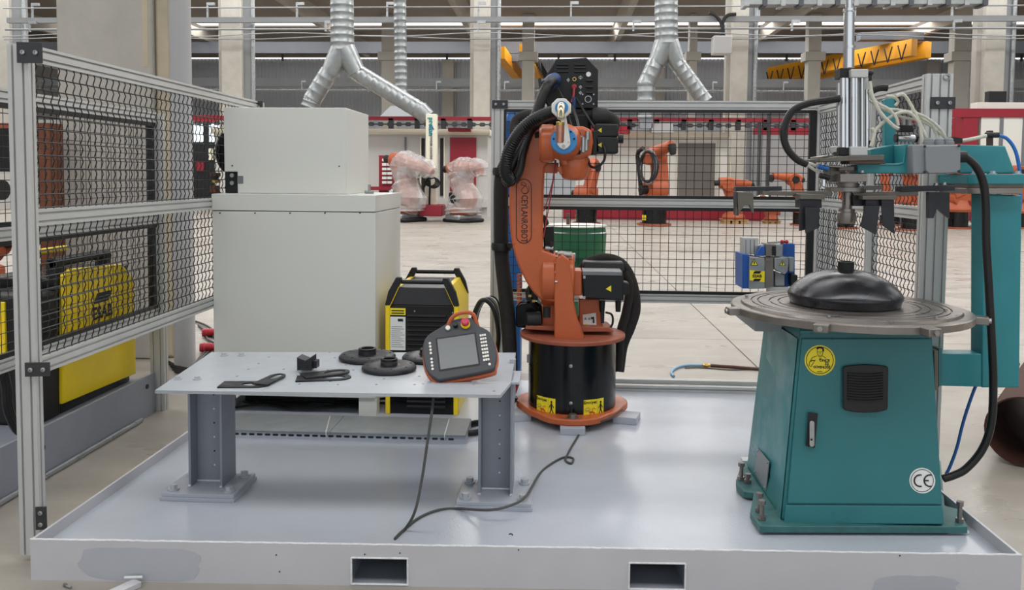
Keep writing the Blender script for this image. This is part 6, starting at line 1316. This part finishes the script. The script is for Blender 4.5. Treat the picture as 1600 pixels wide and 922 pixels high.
# ================================================================ background robots
def kuka(label, loc, H, rz=0, q2=100, q3=-10, q5=-50, wrap=False, base='ped', loops_=0, white=False, group=None, orient=1, mt_='orange_far'):
    """articulated robot, H = overall height scale (metres); built in its own frame then turned about z"""
    t = thing('industrial_robot', label, 'robot', (0, 0, 0), group); s = H
    zb = 0
    M_ = mt_
    if base == 'ped':
        MB().lathe([(0, 0), (.17 * s, 0), (.17 * s, .03 * s), (.14 * s, .03 * s), (.14 * s, .22 * s), (0, .22 * s)], (0, 0, 0), 28).build('pedestal', 'black_paint', t); MB().lathe([(0, 0), (.2 * s, 0), (.2 * s, .025 * s), (0, .025 * s)], (0, 0, 0), 8).build('foot_plate', 'orange_dusty', t)
        B((-.03 * s, -.142 * s, .06 * s), (.05 * s, -.139 * s, .12 * s)).build('yellow_label', 'yellow_label', t); zb = .22 * s
    elif base == 'ring':
        B((-.19 * s, -.19 * s, 0), (.19 * s, .19 * s, .05 * s)).build('black_base', 'black_matte', t, bevel=.02 * s); B((-.13 * s, -.2 * s, .03 * s), (.13 * s, .2 * s, .1 * s)).build('bright_base', 'galv', t, bevel=.02 * s); zb = .1 * s
    elif base == 'pallet':
        for k in (-1, 0, 1): B((k * .13 * s - .05 * s, -.15 * s, 0), (k * .13 * s + .05 * s, .15 * s, .05 * s)).build('pallet_block', 'wood', t)
        B((-.2 * s, -.16 * s, .05 * s), (.2 * s, .16 * s, .07 * s)).build('pallet_deck', 'wood', t); zb = .07 * s
    MB().lathe([(0, 0), (.17 * s, 0), (.18 * s, .03 * s), (.17 * s, .06 * s), (.14 * s, .09 * s), (.12 * s, .15 * s), (0, .15 * s)], (0, 0, zb), 28).build('rotating_base', M_, t)
    zs2 = zb + .19 * s; sh = V((.04 * s, 0, zs2))
    MB().cyl(sh + V((0, -.12 * s, 0)), sh + V((0, .1 * s, 0)), .11 * s, n=24).build('shoulder', M_, t)
    MB().cyl(sh + V((-.02 * s, -.2 * s, .0)), sh + V((-.02 * s, -.1 * s, 0)), .05 * s, n=16).build('shoulder_motor', 'black_matte', t)
    a = math.radians(q2); el = sh + V((math.cos(a), 0, math.sin(a))) * .38 * s
    MB().bar(sh + V((0, .05 * s, 0)), el + V((0, .05 * s, 0)), .12 * s, .18 * s).build('link_arm', M_, t, bevel=.02 * s)
    MB().cyl(el + V((0, -.1 * s, 0)), el + V((0, .1 * s, 0)), .098 * s, n=24).build('elbow', M_, t)
    b = math.radians(q3); d = V((math.cos(b), 0, math.sin(b))); wr = el + d * .36 * s
    MB().tube([el - d * .14 * s + V((0, -.02 * s, .03 * s)), el + V((0, -.02 * s, .03 * s)), el + d * .15 * s + V((0, -.01 * s, .02 * s)), wr], [.085 * s, .09 * s, .068 * s, .055 * s], 16).build('forearm', 'white_plastic' if white else M_, t)
    MB().cyl(el - d * .22 * s + V((0, -.05 * s, .03 * s)), el - d * .13 * s + V((0, -.05 * s, .03 * s)), .045 * s, n=14).build('wrist_motor', 'black_matte', t)
    e = math.radians(q5); d2 = V((math.cos(e), 0, math.sin(e))); MB().tube([wr, wr + d2 * .06 * s, wr + d2 * .11 * s], [.05 * s, .045 * s, .03 * s], 14).build('wrist', 'black_matte' if not wrap else M_, t)
    if loops_:
        for k in range(loops_):
            c = el + V((.1 * s, -.16 * s - .01 * k, -.12 * s)); MB().tube([c + V(((.13 + .012 * k) * s * math.cos(i * PI / 9) + .01 * k * s, .01 * math.sin(i + k), (.17 + .01 * (k % 3)) * s * math.sin(i * PI / 9))) for i in range(18)], .012 * s, 6, closed=True).build('cable_loop', ('rubber', 'black_matte', 'ink_grey')[k % 3], t)
        MB().tube(catmull([el + V((-.1 * s, -.1 * s, .1 * s)), el + V((-.22 * s, -.1 * s, .02 * s)), sh + V((-.2 * s, -.1 * s, .1 * s)), sh + V((-.16 * s, -.1 * s, -.2 * s))], 6), .025 * s, 8).build('dress_pack', 'rubber', t)
    if wrap:
        random.seed(3 + int(q2)); pts = [V((-.0 * s, 0, zb + .02 * s)), V((.0, 0, zb + .12 * s)), sh + V((.02 * s, 0, 0)), sh.lerp(el, .5), el, el.lerp(wr, .5), wr, wr + d2 * .12 * s]; rr = [.22 * s, .21 * s, .21 * s, .14 * s, .155 * s, .13 * s, .11 * s, .07 * s]; pts[0] += V((0, 0, 0))
        cc = catmull(pts, 5); r2 = []
        for i in range(len(cc)):
            f = i / 5; j = min(int(f), len(rr) - 2); r2.append((rr[j] + (rr[j + 1] - rr[j]) * (f - j)) * random.uniform(.86, 1.14))
        MB().tube(cc, r2, 18).build('plastic_cover', 'plastic_wrap', t, smooth=0)
    MB().obox((-.13 * s, .0, zb + .2 * s), (.14 * s, .16 * s, .14 * s)).build('rear_motor_block', 'black_matte' if wrap else M_, t, bevel=.02 * s)
    MB().cyl(el + V((.0, .1 * s, 0)), el + V((0, .13 * s, 0)), .06 * s, n=16).build('elbow_cap', 'black_matte', t)
    t.location = loc; t.rotation_euler.z = math.radians(rz); return t
def at(px, py): p = P(px, py, Z=0); return (p.x, p.y, 0)
kuka('plastic wrapped orange robot left of the cream sign pillar, arm reaching right', at(632, 346), 3.1, -32, 100, -8, -25, wrap=True, base='ring')
kuka('plastic wrapped orange robot in front of the red booth door', at(724, 347), 2.85, -40, 108, 6, -70, wrap=True, base='ring')
kuka('orange robot half hidden behind the main robot arm, right behind the fence', at(916, 350), 2.6, 240, 112, -10, -80, base='ped')
kuka('orange robot draped with coils of grey cable behind the back fence', at(1022, 352), 3.0, -65, 97, 20, -70, base='ped', loops_=7)
kuka('orange robot folded low with a white forearm on wooden pallets', at(1146, 349), 2.3, 0, 112, 2, -60, base='pallet', white=False)
r_ = kuka('low orange robot lying on the right hand wooden pallet', at(1205, 349), 1.5, 180, 60, -10, -60, base='pallet', white=True)
kuka('small orange robot left of the corner fence post on a black pedestal', at(1252, 352), 2.1, 190, 70, 10, -70)
for px, h, rz, q2, l in ((1318, 2.3, 200, 75, 'behind the press tip'), (1390, 2.5, 160, 80, 'left of the mid post of the right fence'), (1425, 2.5, 20, 100, 'right of the mid post of the right fence'), (1494, 2.6, 200, 70, 'between the fence post and the teal column'), (1598, 2.4, 180, 80, 'at the right edge beyond the teal column')):
    kuka('orange robot ' + l, at(px, {1390: 352, 1425: 360}.get(px, 357)), h, rz, q2, 8, -70)
# neighbouring cell robot at the far left
t = kuka('big orange robot inside the neighbouring cell at the far left edge', (XN - 1.45, 5.6, zs_ - .05), 1.6, 175, 95, 0, -60)
t = kuka('orange robot behind the neighbouring cell seen low through the mesh', (PX(-8, 6.6), 6.6, 0), 1.3, 180, 80, -10, -50)
